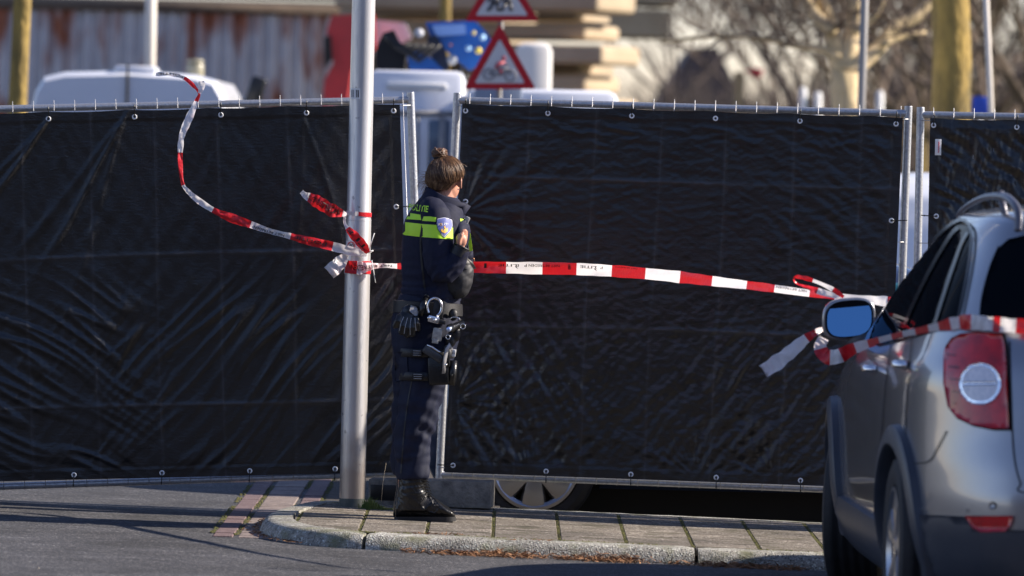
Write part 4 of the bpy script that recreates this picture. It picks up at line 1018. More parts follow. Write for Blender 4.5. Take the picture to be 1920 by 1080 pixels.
tag(m_.build('sign_post', mat('postgrey', (.2, .2, .2), rough=.6), origin=(a.x, DS + .06, 0)), 'grey steel post carrying the two triangular warning signs', 'sign post')

# ------------------------------------------------------------------ the officer
OD = 26.8
def O(px, py, dd=0.0): return P(px, py, OD + dd)
K = OD / F
def vremesh(m_, voxel, smooth_it=2):
    """union of overlapping closed shapes -> one continuous surface"""
    me = bpy.data.meshes.new('tmp'); me.from_pydata(m_.v, [], m_.f)
    bm = bmesh.new(); bm.from_mesh(me); bmesh.ops.recalc_face_normals(bm, faces=bm.faces); bm.to_mesh(me); bm.free()
    o = bpy.data.objects.new('tmp', me); COL.objects.link(o)
    md = o.modifiers.new('r', 'REMESH'); md.mode = 'VOXEL'; md.voxel_size = voxel; md.adaptivity = 0
    if smooth_it: s_ = o.modifiers.new('s', 'SMOOTH'); s_.factor = .5; s_.iterations = smooth_it
    bpy.context.view_layer.update(); me2 = bpy.data.meshes.new_from_object(o.evaluated_get(bpy.context.evaluated_depsgraph_get()))
    bpy.data.objects.remove(o)
    n = len(me2.vertices); co = np.empty(n * 3); me2.vertices.foreach_get('co', co); no = np.empty(n * 3); me2.vertices.foreach_get('normal', no)
    return me2, co.reshape(-1, 3), no.reshape(-1, 3)
def finish(me, co, name, mt, parent, origin=None):
    org = origin if origin is not None else parent_world(parent); co = co - np.array(org)
    me.vertices.foreach_set('co', co.ravel()); me.materials.clear(); me.materials.append(mt)
    me.polygons.foreach_set('use_smooth', [True] * len(me.polygons)); me.update()
    o = bpy.data.objects.new(name, me); COL.objects.link(o)
    if parent: o.parent = parent
    else: o.location = org
    return o
def bvh_of(o):
    bm = bmesh.new(); bm.from_mesh(o.data); bm.transform(Matrix.Translation(parent_world(o))); b = BVHTree.FromBMesh(bm); bm.free(); return b
def ering(px, py, rx, ry, dd=0, tilt=0.0, N=36, n=2.2):
    """ellipse: rx in px along the picture, ry metres in depth, tilt px drop per px"""
    c = []
    for k in range(N):
        a = 2 * math.pi * k / N; ca, sa = math.cos(a), math.sin(a); ex = math.copysign(abs(ca) ** (2 / n), ca); ey = math.copysign(abs(sa) ** (2 / n), sa)
        c.append(O(px + rx * ex, py + tilt * rx * ex, dd + ry * ey))
    return c
M['skin'] = mat('skin', (0.56, 0.29, 0.20), (0.48, 0.22, 0.15), rough=0.5, scale=30); bsdf(M['skin']).inputs['Subsurface Weight'].default_value = 0.15; bsdf(M['skin']).inputs['Subsurface Radius'].default_value = (.012, .005, .003)
M['hair'] = mat('hair', (0.13, 0.062, 0.028), (0.055, 0.025, 0.012), rough=0.42, scale=60, spec=.5)
M['hairlight'] = mat('hair_light', (0.36, 0.20, 0.09), (0.17, 0.085, 0.038), rough=0.4, scale=40, spec=.6)
M['navy'] = mat('navy_cloth', (0.007, 0.009, 0.026), (0.011, 0.013, 0.034), rough=0.75, scale=40, bump=0.25, bscale=500, spec=.25, bdist=.002)
M['trouser'] = mat('navy_trouser', (0.005, 0.008, 0.024), (0.009, 0.012, 0.032), rough=0.68, scale=30, bump=0.25, bscale=600, spec=.25, bdist=.002)
M['leather'] = mat('black_leather', (0.0055, 0.0055, 0.006), (0.009, 0.009, 0.010), rough=0.3, scale=30, bump=0.35, bscale=160, bdist=.003)
M['nylon'] = mat('black_nylon', (0.006, 0.006, 0.008), (0.011, 0.011, 0.014), rough=0.5, scale=60, bump=0.3, bscale=500, bdist=.002)
M['hiviz'] = mat('hi_vis_yellow', (0.58, 0.92, 0.03), (0.52, 0.86, 0.03), rough=0.55, scale=20)
M['silver'] = mat('silver_steel', (0.72, 0.72, 0.74), rough=0.22, metal=0.95)
M['greyp'] = mat('grey_plastic', (0.22, 0.22, 0.23), (0.32, 0.32, 0.33), rough=0.4, scale=30)

# body: one continuous skin surface (head, neck, trunk, arms with hands, legs)
b = MB()
yaw = R(70); Fd = Vector((math.cos(yaw), math.sin(yaw), 0)); Ld = Vector((-math.sin(yaw), math.cos(yaw), 0)); Uz = Vector((0, 0, 1))
hc = O(835, 331, 0.0)
Rh = Matrix((Fd, Ld, Uz)).transposed()
b.ell(hc + Uz * .012, (.088, .071, .082), Rh, 28, 20)                       # cranium
b.ell(hc + Fd * .035 - Uz * .055, (.055, .055, .062), Rh, 24, 16)  # jaw
b.ell(hc + Fd * .075 - Uz * .095, (.022, .024, .018), Rh)           # chin
b.ell(hc + Fd * .088 - Uz * .07, (.012, .024, .009), Rh)            # lips
b.tube([hc + Fd * .085 + Uz * .012, hc + Fd * .103 - Uz * .02, hc + Fd * .107 - Uz * .034], [(.008, .008), (.010, .011), (.014, .012)], 12)  # nose
for sg in (-1, 1):
    b.ell(hc + Fd * .072 + Ld * .03 * sg - Uz * .026, (.025, .026, .02), Rh)   # cheek
    b.ell(hc + Fd * .08 + Ld * .03 * sg + Uz * .024, (.014, .026, .008), Rh)   # brow
neck0 = O(833, 352, .01); b.tube([hc - Uz * .05, neck0, O(829, 384, .02)], [.046, .046, .06], 20)
# ears
earc = hc + Ld * -.070 - Uz * .028 + Fd * -.004
er = earc
for sg in (-1,):
    b.torus(earc + Ld * -.010, .019, .006, (Ld - Fd * .45).normalized(), 20, 8, sx=.68, sy=1.25)
    b.ell(earc, (.012, .010, .022), Rh)
b.torus(hc + Ld * .078 - Uz * .018, .021, .0055, (-Ld - Fd * .45).normalized(), 20, 8, sx=.68, sy=1.25)
# trunk and legs under the clothing
b.rings([ering(822, 392, 38, .10), ering(820, 420, 48, .14), ering(818, 470, 48, .13), ering(814, 530, 42, .11), ering(806, 575, 46, .13), ering(798, 650, 48, .14)])
for dd, ox in ((-.085, 6), (.095, -6)):
    b.tube([O(794 + ox, 630, dd), O(787 + ox, 720, dd), O(778 + ox, 800, dd), O(772 + ox, 870, dd), O(768 + ox, 940, dd)], [.085, .078, .055, .05, .04], 18)
# right arm (nearest) and left arm
b.tube([O(812, 402, -.10), O(820, 450, -.165), O(822, 495, -.18), O(829, 508, -.186), O(840, 508, -.192), O(850, 497, -.197), O(859, 480, -.203), O(865, 462, -.21)], [.05, .045, .038, .035, .033, .031, .028, .023], 16)
b.tube([O(840, 402, .12), O(852, 450, .19), O(858, 505, .19), O(866, 485, .12), O(872, 464, .06)], [.05, .045, .038, .034, .026], 16)
# right hand: palm and five curled fingers gripping the vest edge
pc_ = O(865, 450, -.215)
b.ell(pc_, (.026, .018, .034), Matrix.Rotation(R(-12), 3, 'Y'), 16, 12)
fing = [(-1.4, .0085, .9), (-.2, .009, 1.0), (1.0, .0088, .95), (2.1, .008, .78)]
for k, (o_, r_, L) in enumerate(fing):
    base = O(864 - o_ * 1.5, 440 + o_ * 4.0, -.222); e1 = O(871 - o_ * .6, 437.5 + o_ * 4.0, -.218 + .004 * k); e2 = O(874.5 - o_ * .2, 441 + o_ * 4.2, -.198); e3 = O(871, 444 + o_ * 4.2, -.182)
    b.tube([base, base.lerp(e1, .6), e1, e2, e3], [r_, r_, r_ * .98, r_ * .9, r_ * .75], 10)
b.tube([O(860, 458, -.228), O(861, 449, -.24), O(865, 441, -.243), O(869, 437, -.236)], [.011, .0105, .0095, .0075], 10)   # thumb
# left hand in front of the chest
b.ell(O(874, 458, .05), (.022, .018, .03), None, 14, 10)
for k in range(4): b.tube([O(874, 450 + 4 * k, .05), O(879, 449 + 4 * k, .05), O(881, 452 + 4 * k, .035), O(877, 454 + 4 * k, .02)], [.0085, .0085, .008, .006], 8)
b.tube([O(872, 452, .04), O(875, 446, .03), O(879, 443, .025)], [.010, .009, .007], 8)
me, co, no = vremesh(b, .0045, 2)
foot = O(796, 978, 0); POrg = Vector((foot.x, OD, gz(foot.x) + .07))
body = finish(me, co, 'person', M['skin'], None, POrg)
tag(body, 'police officer with brown hair bun, navy uniform and yellow bands, seen half from behind', 'person')
# eyes
m_ = MB()
for sg in (-1, 1): m_.ell(hc + Fd * .086 + Ld * .03 * sg + Uz * .004, (.008, .012, .010), Rh)
m_.build('eye', M['white'], body) if False else None
for sg in (-1, 1):
    m_ = MB(); m_.ell(hc + Fd * .084 + Ld * .03 * sg + Uz * .006, (.011, .013, .009), Rh); e = m_.build('eye', M['white'], body)
    m_ = MB(); m_.ell(hc + Fd * .0935 + Ld * .03 * sg + Uz * .006, (.003, .005, .005), Rh); m_.build('iris', M['black'], e)
m_ = MB(); m_.ell(O(859, 355, -.035), (.0035, .0035, .0035)); m_.build('earring', M['silver'], body)

# hair: grooved cap swept to a bun
random.seed(4)
bun = O(827, 294, .0); hcen = O(836, 329, .003)
def cap_pt(th, ph, r=1.0):   # th from the bun axis, ph around it
    ax = (bun - hcen).normalized(); a = ax.cross(Vector((0, 1, 0))).normalized(); c = ax.cross(a)
    d = ax * math.cos(th) + (a * math.cos(ph) + c * math.sin(ph)) * math.sin(th)
    rad = Vector((.100, .090, .098)); q = Rh.transposed() @ d; k = 1 / math.sqrt((q.x / .098) ** 2 + (q.y / .086) ** 2 + (q.z / .086) ** 2)
    return hcen + d * k * r, d
def hairline(ph):
    """largest th at azimuth ph so the face and ear stay free"""
    best = 2.05
    for t in np.linspace(.5, 2.2, 60):
        p, d = cap_pt(t, ph); q = p - hc; f = q.dot(Fd); l = q.dot(Ld); z = q.dot(Uz)
        if (f > .055 and z < .055 - .0 * f) or (z < -.108 + .5 * max(0, f + .02)) or (f > -.004 + .25 * (z + .06) and z < .012 and abs(l) > .03): best = min(best, t); break
    return best
HL = [hairline(2 * math.pi * k / 72) for k in range(72)]
HL = [(HL[k - 2] + HL[k - 1] + HL[k] + HL[(k + 1) % 72] + HL[(k + 2) % 72]) / 5 for k in range(72)]
m_ = MB(); rows = []; NP = 288
for i in range(40):
    row = []
    for k in range(NP):
        ph = 2 * math.pi * k / NP; hl = float(np.interp(k / NP * 72, range(73), HL + [HL[0]])); t = .03 + (hl - .03) * i / 39
        g_ = .5 * noise.noise(Vector((math.cos(ph) * 16, math.sin(ph) * 16, t * .8))) + .5 * noise.noise(Vector((math.cos(ph) * 34, math.sin(ph) * 34, t * 1.5)))
        r_ = 1.0 + .07 * g_ + .02 * math.sin(math.pi * i / 39) - (.05 if i > 37 else 0)
        row.append(cap_pt(t, ph, r_)[0])
    rows.append(row)
m_.rings(rows, True); nb_ = len(m_.v); m_.ell(O(824, 342, -.004), (.054, .072, .044), None, 90, 40)
for i_ in range(nb_, len(m_.v)):
    v = m_.v[i_]; q = v - O(824, 342, -.004); m_.v[i_] = v + q.normalized() * .006 * (noise.noise(Vector((math.atan2(q.y, q.x) * 7, q.z * 14, 0))))
hair = m_.build('hair', M['hair'], body)
hs = MB(); hs2 = MB()
for n_ in range(1500):
    ph = rnd(0, 6.283); hl = float(np.interp((ph % 6.283) / 6.283 * 72, range(73), HL + [HL[0]])); t0 = rnd(.35, 1) * hl; pts = []; w0 = rnd(-.1, .1); lift = rnd(1.0, 1.05); 
    for i in range(9):
        u = i / 8; t = t0 * (1 - u) + .12 * u; r_ = lift + .02 * math.sin(u * 3.1) + (.02 if n_ % 23 == 0 else 0) * math.sin(u * 3.1) * 2
        pts.append(cap_pt(t, ph + w0 * u + .03 * math.sin(u * 9 + n_), r_)[0])
    (hs if n_ % 3 else hs2).tube(pts, [.0007] + [.0012] * 7 + [.0008], 4, False)
for n_ in range(380):    # nape hair swept upwards
    a_ = rnd(2.2, 5.6); p0 = O(825, rnd(349, 357), -.002) + Vector((.050 * math.cos(a_), .068 * math.sin(a_), 0)); p2 = O(834, 322, .003) + Vector((.090 * math.cos(a_ + .1), .082 * math.sin(a_ + .1), 0)); p1 = (p0 + p2) / 2 + Vector((.012 * math.cos(a_), .012 * math.sin(a_), -.006))
    (hs if n_ % 3 else hs2).tube([p0, p1, p2], .0012, 4, False)
for n_ in range(90):     # loose wisps at the nape and left of the neck
    a = O(rnd(800, 822), rnd(322, 352), rnd(-.06, .05)); e = a + Vector((-rnd(.0, .075), rnd(-.02, .02), -rnd(-.02, .085))); mdp = a.lerp(e, .5) + Vector((-rnd(0, .02), 0, rnd(-.01, .02)))
    hs2.tube([a, mdp, e], [.0008, .0007, .0004], 4, False)
for n_ in range(50):
    a = O(rnd(806, 866), rnd(292, 312), rnd(-.05, .03)); d = (a - hcen).normalized(); s_ = Vector((rnd(-1, 1), rnd(-.4, .4), rnd(-.3, .3))).normalized() * rnd(.012, .028)
    hs2.tube([a - s_, a + d * rnd(.004, .014), a + s_], .0005, 4, False)
hs.build('strand', M['hair'], hair); hs2.build('strand', M['hairlight'], hair)
m_ = MB(); bc = O(824, 287, 0)
for n_ in range(60):
    a0 = rnd(0, 6.28); tl = rnd(-.9, .9); pts = []
    for i in range(9):
        a = a0 + i / 8 * rnd(2.2, 3.6); q = Vector((.035 * math.cos(a), .031 * math.sin(a), 0)); q = Matrix.Rotation(tl, 3, 'Y') @ q; q.z *= .9; pts.append(bc + q * rnd(.88, 1.04) + Vector((0, 0, rnd(-.002, .002))))
    m_.tube(pts, .0042, 6)
m_.ell(bc, (.030, .028, .026)); bo = m_.build('hair_bun', M['hair'], hair)
m_ = MB()
for k in range(40):
    a = 6.283 * k / 40; c = O(828, 298, 0) + Vector((.030 * math.cos(a), .028 * math.sin(a), -.004 * math.cos(a))); m_.ell(c, (.0085, .0085, .0075 + .002 * math.sin(a * 9)), None, 8, 6)
m_.build('hair_tie', mat('scrunchie', (.006, .006, .007), rough=.95), hair)

# trousers
b = MB()
b.rings([ering(806, 552, 56, .15, 0, .05), ering(801, 575, 62, .165), ering(798, 600, 64, .175), ering(797, 630, 64, .18), ering(795, 660, 60, .175), ering(793, 685, 54, .165)])
b.rings([ering(x, y, r, d, dd) for x, y, r, d, dd in ((803, 640, 50, .10, -.075), (799, 680, 51, .105, -.08), (795, 715, 46, .10, -.085), (790, 745, 42, .095, -.085), (785, 770, 39, .09, -.085), (780, 795, 38.5, .09, -.085), (775, 815, 36, .085, -.085),
        (773, 835, 34, .083, -.085), (772, 855, 32, .08, -.085), (772, 872, 31, .078, -.085), (773, 884, 32.5, .08, -.085), (775, 893, 32, .08, -.085), (775, 899, 30, .075, -.085))])
b.rings([ering(x, y, r, d, dd) for x, y, r, d, dd in ((790, 640, 50, .10, .08), (784, 690, 48, .10, .09), (778, 740, 41, .095, .095), (772, 790, 38, .09, .1), (768, 830, 33, .083, .1), (766, 870, 31, .078, .1), (768, 888, 31, .078, .1), (768, 892, 29, .07, .1))])
me, co, no = vremesh(b, .0065, 3)
X, Y, Z = co[:, 0], co[:, 1], co[:, 2]; z0 = POrg.z; hgt = Z - z0; xx = X * 1.0 + Y * .8
f1 = dirn(xx, Z, R(-12), .24, .045, 61); f2 = dirn(xx, Z, R(18), .2, .034, 62); f3 = dirn(xx, Z, R(74), .45, .05, 63)
kn_ = np.exp(-((hgt - .42) / .09) ** 2); an_ = np.exp(-((hgt - .24) / .07) ** 2); hp_ = np.exp(-((hgt - .62) / .12) ** 2)
d_ = .013 * kn_ * f1 + .013 * an_ * f2 + .006 * hp_ * f1 + .008 * f3 + .002 * f2
co = co + no * d_[:, None]; tr_ = finish(me, co, 'trousers', M['trouser'], body)
# side seam and cargo pocket
bv = bvh_of(tr_)
strip_patch(bv, [(775, 700), (764, 760), (757, 820), (752, 888)], 1.0, .002, 'trouser_seam', M['nylon'], tr_)
project_patch(bv, [(742, 660), (764, 658), (766, 712), (742, 716)], .006, 6, 'cargo_pocket', M['trouser'], tr_, thick=.008)

# boots
def boot(name, ox, dd, label=None):
    b = MB()
    b.rings([ering(x + ox, y, r, d, dd) for x, y, r, d in ((775, 880, 27, .06), (774, 900, 26, .058), (773, 920, 27, .058), (774, 940, 31, .055), (778, 958, 37, .052))])
    rs = []
    for px, top, hw in ((741, 950, .02), (745, 934, .036), (756, 922, .042), (775, 918, .044), (795, 922, .044), (810, 929, .044), (824, 939, .047), (838, 949, .048), (847, 955, .042), (853, 963, .024)):
        row = []; h_ = (973 - top) * K
        for k in range(20):
            a = math.pi * 2 * k / 20; ca, sa = math.cos(a), math.sin(a)
            row.append(O(px + ox, 973 - (973 - top) * max(-.02, (sa * .5 + .5) ** .8), dd + hw * ca * (1 - .35 * max(0, sa) ** 2)))
        rs.append(row)
    b.rings(rs)
    me, co, no = vremesh(b, .0045, 3); Xp = co[:, 0]; Zp = co[:, 2]
    d_ = .0022 * dirn(Xp, Zp, R(-50), .05, .012, 71) + .003 * np.exp(-((Zp - POrg.z - .16) / .05) ** 2) * dirn(Xp, Zp, R(8), .08, .014, 72)
    co = co + no * d_[:, None]; bt = finish(me, co, 'boot', M['leather'], body)
    # sole with lugs
    m_ = MB(); rs = []
    for px, hw in ((739, .022), (744, .038), (756, .042), (775, .040), (795, .038), (812, .044), (828, .051), (842, .048), (850, .036), (855, .016)):
        zt = 971; hh = 980.5 if px not in (775, 795) else 978.5
        if px > 848: hh = 977
        rs.append([O(px + ox, zt - 2, dd - hw), O(px + ox, zt - 2, dd + hw), O(px + ox, hh, dd + hw * .95), O(px + ox, hh, dd - hw * .95)])
    m_.rings(rs)
    for k in range(13):
        px = 745 + 8.5 * k
        if 768 < px < 800: continue
        m_.box(O(px + ox, 978.5, dd), (.009, .09, .008))
    m_.build('sole', M['tyre'], bt, auto=30)
    bv = bvh_of(bt)
    for pl in ([(786, 945), (800, 930), (812, 940), (797, 955)], [(803, 928), (815, 936), (826, 950), (814, 948)], [(799, 957), (813, 943), (824, 953), (815, 962)]):
        project_patch(bv, [(x + ox, y) for x, y in pl], .0022, 4, 'instep_panel', M['nylon'], bt, thick=.003)
    for p in ([(760, 950), (785, 962), (820, 966), (848, 966)], [(752, 922), (775, 930), (798, 924)], [(765, 900), (783, 903), (800, 898)]):
        strip_patch(bv, [(x + ox, y) for x, y in p], .8, .0015, 'stitch_seam', M['tyre'], bt)
    m_ = MB()
    for k in range(7):
        y = 898 + 5.4 * k; m_.tube([O(792 + ox + k * 1.2, y, dd - .05), O(799 + ox + k * 1.3, y - 2, dd - .03), O(802 + ox + k * 1.4, y + 1, dd)], .0022, 5)
    m_.build('lace', mat('lace_black', (.006, .006, .006), rough=.9, spec=.1), bt)
    return bt
boot('boot', 0, -.085); boot('boot', -4, .12)

# jacket
b = MB()
b.rings([ering(829, 366, 30, .075, .01, .2), ering(826, 376, 40, .10, 0, .1), ering(822, 386, 46, .135), ering(819, 398, 52, .165), ering(816, 412, 57, .18), ering(816, 430, 61, .185), ering(816, 460, 63, .18), ering(815, 495, 62, .17),
         ering(812, 520, 59, .16), ering(809, 536, 57, .155), ering(808, 546, 58, .16), ering(808, 556, 56, .16, 0, .08), ering(808, 562, 54, .155, 0, .08)])
me, co, no = vremesh(b, .006, 3); X, Y, Z = co[:, 0], co[:, 1], co[:, 2]; hgt = Z - POrg.z; xx = X + .8 * Y
low_ = sstep(1.30, 1.1, hgt) if False else 1 - sstep(1.10, 1.32, hgt)
d_ = low_ * (.006 * dirn(xx, Z, R(75), .22, .045, 81) + .004 * dirn(xx, Z, R(20), .12, .03, 82)) + .006 * np.exp(-((hgt - 1.09) / .03) ** 2) * dirn(xx, Z, R(4), .18, .018, 83) + .0015 * dirn(xx, Z, R(-40), .1, .02, 84)
co = co + no * d_[:, None]; jk = finish(me, co, 'jacket', M['navy'], body); jbv = bvh_of(jk)
# sleeve nearest the camera
b = MB()
b.tube([O(803, 384, -.055), O(810, 392, -.095), O(816, 405, -.125), O(820, 425, -.145), O(821, 450, -.165), O(821, 475, -.175), O(822, 496, -.18), O(828, 509, -.185), O(838, 510, -.19), O(848, 500, -.195), O(856, 487, -.20), O(863, 473, -.205), O(866, 465, -.208)],
       [.045, .064, .074, .077, .075, .071, .067, .063, .058, .053, .048, .043, .040], 28)
me, co, no = vremesh(b, .0048, 3); X, Y, Z = co[:, 0], co[:, 1], co[:, 2]; hgt = Z - POrg.z
el = np.exp(-(((hgt - 1.18) / .07) ** 2) - (((X - O(835, 500).x) / .07) ** 2)); up_ = sstep(1.22, 1.32, hgt)
d_ = .009 * el * dirn(X, Z, R(25), .12, .022, 91) + .005 * (1 - up_) * dirn(X, Z, R(55), .12, .03, 92) + .0018 * dirn(X, Z, R(80), .1, .03, 93)
co = co + no * d_[:, None]; slv = finish(me, co, 'sleeve', M['navy'], jk); sbv = bvh_of(slv)
b = MB()
b.tube([O(832, 386, .06), O(842, 400, .12), O(852, 430, .17), O(857, 470, .19), O(860, 500, .19), O(868, 500, .15), O(870, 482, .10), O(872, 470, .07)], [.05, .07, .072, .068, .062, .052, .045, .04], 20)
me, co, no = vremesh(b, .008, 3); finish(me, co, 'sleeve', M['navy'], jk)
# cuff
m_ = MB(); m_.tube([O(859, 478, -.205), O(866, 463, -.209)], [.045, .042], 24, False); m_.tube([O(866, 463, -.209), O(867, 461, -.209)], [.042, .034], 24); m_.build('cuff', M['nylon'], slv)
# collar: open stand-up shell
m_ = MB(); n = 48
def crow(cx, rx, y0, sl, ry, k, extra=0):
    out = []
    for i in range(n + 1):
        a = R(38) + R(284) * i / n     # open at the front right
        x = cx + rx * math.cos(a); out.append(O(x, y0 + sl * (x - 800) + 1.6 * math.sin(a * 3), ry * math.sin(a)))
    return out
rows = [crow(828, 43, 382, .15, .115, 0), crow(833, 45, 374, .24, .112, 0), crow(838, 44, 364, .34, .104, 0), crow(840, 43, 354, .42, .096, 0), crow(840, 42, 351.5, .43, .092, 0)]
inn = [[q + (O(838, 372, 0) - q) * Vector((1, 1, 0)).length * .035 for q in r] for r in reversed(rows)]
m_.rings(rows + inn, False, closed=False); cl_ = m_.build('collar', M['navy'], jk)
m_ = MB(); m_.prism([O(868, 377, -.06), O(883, 387, -.03), O(873, 401, -.05), O(866, 409, -.07), O(857, 395, -.08)], (0, .012, 0)); m_.build('collar_tip', M['navy'], cl_)
# hi-vis bands: patches hugging the cloth
def band(bv, pl, name='hi_vis_band', parent=jk, mt='hiviz', off=.0022, maxD=None): return project_patch(bv, pl, off, 5, name, M[mt], parent, maxD=maxD)
band(jbv, [(760, 399), (770, 400), (796, 404), (794, 413), (757, 411)]); band(jbv, [(755, 416), (791, 420), (787, 444), (753, 440)])
band(sbv, [(795, 406), (806, 406), (818, 408), (817, 416), (792, 414)], parent=slv); band(sbv, [(790, 420), (846, 424), (858, 427), (855, 450), (836, 448), (786, 444)], parent=slv)
band(sbv, [(850, 414), (862, 416), (861, 422), (850, 421)], parent=slv)
band(jbv, [(862, 410), (873, 412), (880, 440), (876, 446), (868, 440)])
# piping dividing back and sleeve
strip_patch(jbv, [(812, 384), (799, 400), (792, 425), (789, 460), (792, 500), (797, 545)], 1.6, .004, 'arm_seam', M['nylon'], jk)
strip_patch(jbv, [(776, 386), (790, 392), (806, 396)], .8, .003, 'shoulder_piping', M['nylon'], jk)
# lettering on the back
def decal_text(bv, txt, c, ux, uy, size, name, mt, parent, off=.0035, shear=.1):
    vs, fs = text2d(txt, 1.0, bold=.02, shear=shear); m_ = MB(); out = []
    for a, b_ in vs:
        x = c[0] + ux[0] * a * size - uy[0] * b_ * size; y = c[1] + ux[1] * a * size - uy[1] * b_ * size; d = (P(x, y, 20) - CAMP).normalized(); hs_ = [q.ray_cast(CAMP, d)[0] for q in (bv if isinstance(bv, list) else [bv])]; hs_ = [q for q in hs_ if q is not None]
        p = min(hs_, key=lambda q: q.y) if hs_ else O(x, y, -.1); out.append(p - d * off)
    m_.add(out, fs); return m_.build(name, mt, parent, smooth=False, recalc=False)
decal_text([jbv, sbv], 'POLITIE', (784, 390.5), (.66, .08), (-.1, 1), 16.5, 'back_lettering', M['hiviz'], jk)
# shoulder badge
SH = [(819, 410), (826, 408.5), (833, 407.5), (840, 409), (847, 412), (848, 424), (844, 434), (838, 441), (833, 446), (827, 440), (821, 431), (818, 420)]
def scl(pl, k): cx = sum(p[0] for p in pl) / len(pl); cy = sum(p[1] for p in pl) / len(pl); return [(cx + (x - cx) * k, cy + (y - cy) * k) for x, y in pl]
bd = project_patch(sbv, SH, .004, 4, 'shoulder_badge', mat('badge_rim', (.03, .04, .10), rough=.6), slv, thick=.003)
project_patch(sbv, scl(SH, .93), .0046, 4, 'badge_border', mat('badge_edge', (.55, .55, .62), rough=.6), bd)
project_patch(sbv, scl(SH, .87), .0052, 4, 'badge_field', mat('badge_blue', (.10, .12, .34), rough=.6), bd)
GOLD = mat('gold_thread', (.75, .42, .05), rough=.5)
for k, ch in enumerate('POLITIE'):
    decal_text(sbv, ch, (823.2 + k * 3.35, 420 - .0 * k + .4 * abs(k - 3) ** 1), (1, 0), (0, 1), 5.6 if k != 1 else 7, 'badge_letter', M['white'] if k != 1 else GOLD, bd, off=.007, shear=0)
for pl in ([(826, 432), (829, 429), (830, 434), (834, 426), (836, 430), (838, 427), (838, 434), (833, 438), (828, 436)], [(831, 428), (833, 423), (834, 427)]): project_patch(sbv, pl, .007, 3, 'badge_flame', GOLD, bd)

# front of the vest: pouches and radio
def lump(pts, name, mt, parent, vox=.005, tex=.002, seed=1):
    b = MB()
    for c, r_ in pts: b.ell(c, r_, None, 20, 14)
    me, co, no = vremesh(b, vox, 3); co = co + no * (tex * dirn(co[:, 0], co[:, 2], R(30), .06, .016, seed))[:, None]; return finish(me, co, name, mt, parent)
vest = lump([(O(862, 440, -.02), (.052, .14, .085)), (O(858, 500, -.02), (.055, .13, .10)), (O(850, 540, -.02), (.05, .12, .05))], 'vest', M['navy'], jk)
pouch = lump([(O(860, 524, -.09), (.066, .065, .085)), (O(852, 530, -.09), (.06, .06, .07)), (O(868, 512, -.09), (.052, .055, .07)), (O(860, 536, -.09), (.055, .06, .062))], 'chest_pouch', mat('grey_nylon', (.012, .013, .017), (.018, .019, .024), rough=.6, scale=60), body, seed=5)
m_ = MB(); m_.prism([O(858, 489, -.150), O(874, 482, -.145), O(886, 491, -.12), O(893, 504, -.09), O(876, 505, -.14), O(854, 502, -.165)], (0, .012, 0)); m_.build('pouch_flap', M['nylon'], pouch)
m_ = MB(); r_ = Matrix.Rotation(R(24), 3, 'Y'); m_.box(O(873, 418, -.06), (.022, .035, .062), r_, bev=.004); m_.tube([O(866, 404, -.06), O(861, 392, -.06)], .004, 8); rd = m_.build('radio', M['greyp'], body, auto=40)
m_ = MB()
for k in range(4): m_.box(O(869.5 + k * 2.0, 410 + k * 4.6, -.079), (.013, .002, .005), r_)
m_.build('speaker_slot', M['black'], rd)
for pl in ([(866, 425), (873, 427), (875, 436), (868, 434)],): pass
m_ = MB(); m_.prism([O(876, 435, -.07), O(882, 438, -.07), O(886, 470, -.06), O(880, 472, -.06)], (0, .02, 0)); m_.build('vest_stripe', M['hiviz'], vest, smooth=False)
m_ = MB(); m_.tube([O(884, 485, -.08), O(888, 484, -.08), O(889, 490, -.08)], .0035, 6); m_.build('clip', mat('brass', (.45, .22, .12), rough=.3, metal=.7), vest)

# duty belt and gear
blt = MB(); rows = []
for dy, k in ((-12, 1.0), (-11, 1.05), (11, 1.07), (12, 1.02)):
    rows.append(ering(802, 578 + dy, 62 * k, .168 * k, 0, .06))
blt.rings(rows, False); belt = blt.build('duty_belt', M['nylon'], body, auto=30)
# glove pair
m_ = MB(); gc = O(766, 596, -.19); gl = MB()
gl.ell(O(770, 585, -.185), (.045, .03, .036)); gl.ell(O(762, 600, -.19), (.050, .034, .045))
for k, (x0, y0, x1, y1) in enumerate(((750, 592, 741, 612), (757, 598, 752, 624), (765, 600, 763, 630), (773, 600, 774, 628), (780, 596, 784, 617))):
    gl.tube([O(x0, y0, -.205), O((x0 + x1) / 2, (y0 + y1) / 2, -.222), O(x1, y1, -.212), O(x1 + 1, y1 + 1, -.195)], [.017, .0155, .0145, .010], 12)
me, co, no = vremesh(gl, .004, 1); co = co + no * (.0015 * dirn(co[:, 0], co[:, 2], R(80), .05, .010, 41))[:, None]; glo = finish(me, co, 'glove', M['leather'], body)
gb = bvh_of(glo)
for p in ([(757, 594), (752, 606), (749, 620)], [(764, 596), (760, 612), (758, 626)], [(771, 596), (769, 612), (769, 628)], [(778, 596), (779, 608), (780, 622)]): strip_patch(gb, p, .7, .001, 'glove_piping', M['greyp'], glo)
project_patch(gb, [(770, 573), (788, 577), (790, 590), (778, 592), (768, 584)], .003, 4, 'glove_cuff', M['greyp'], glo, thick=.003)
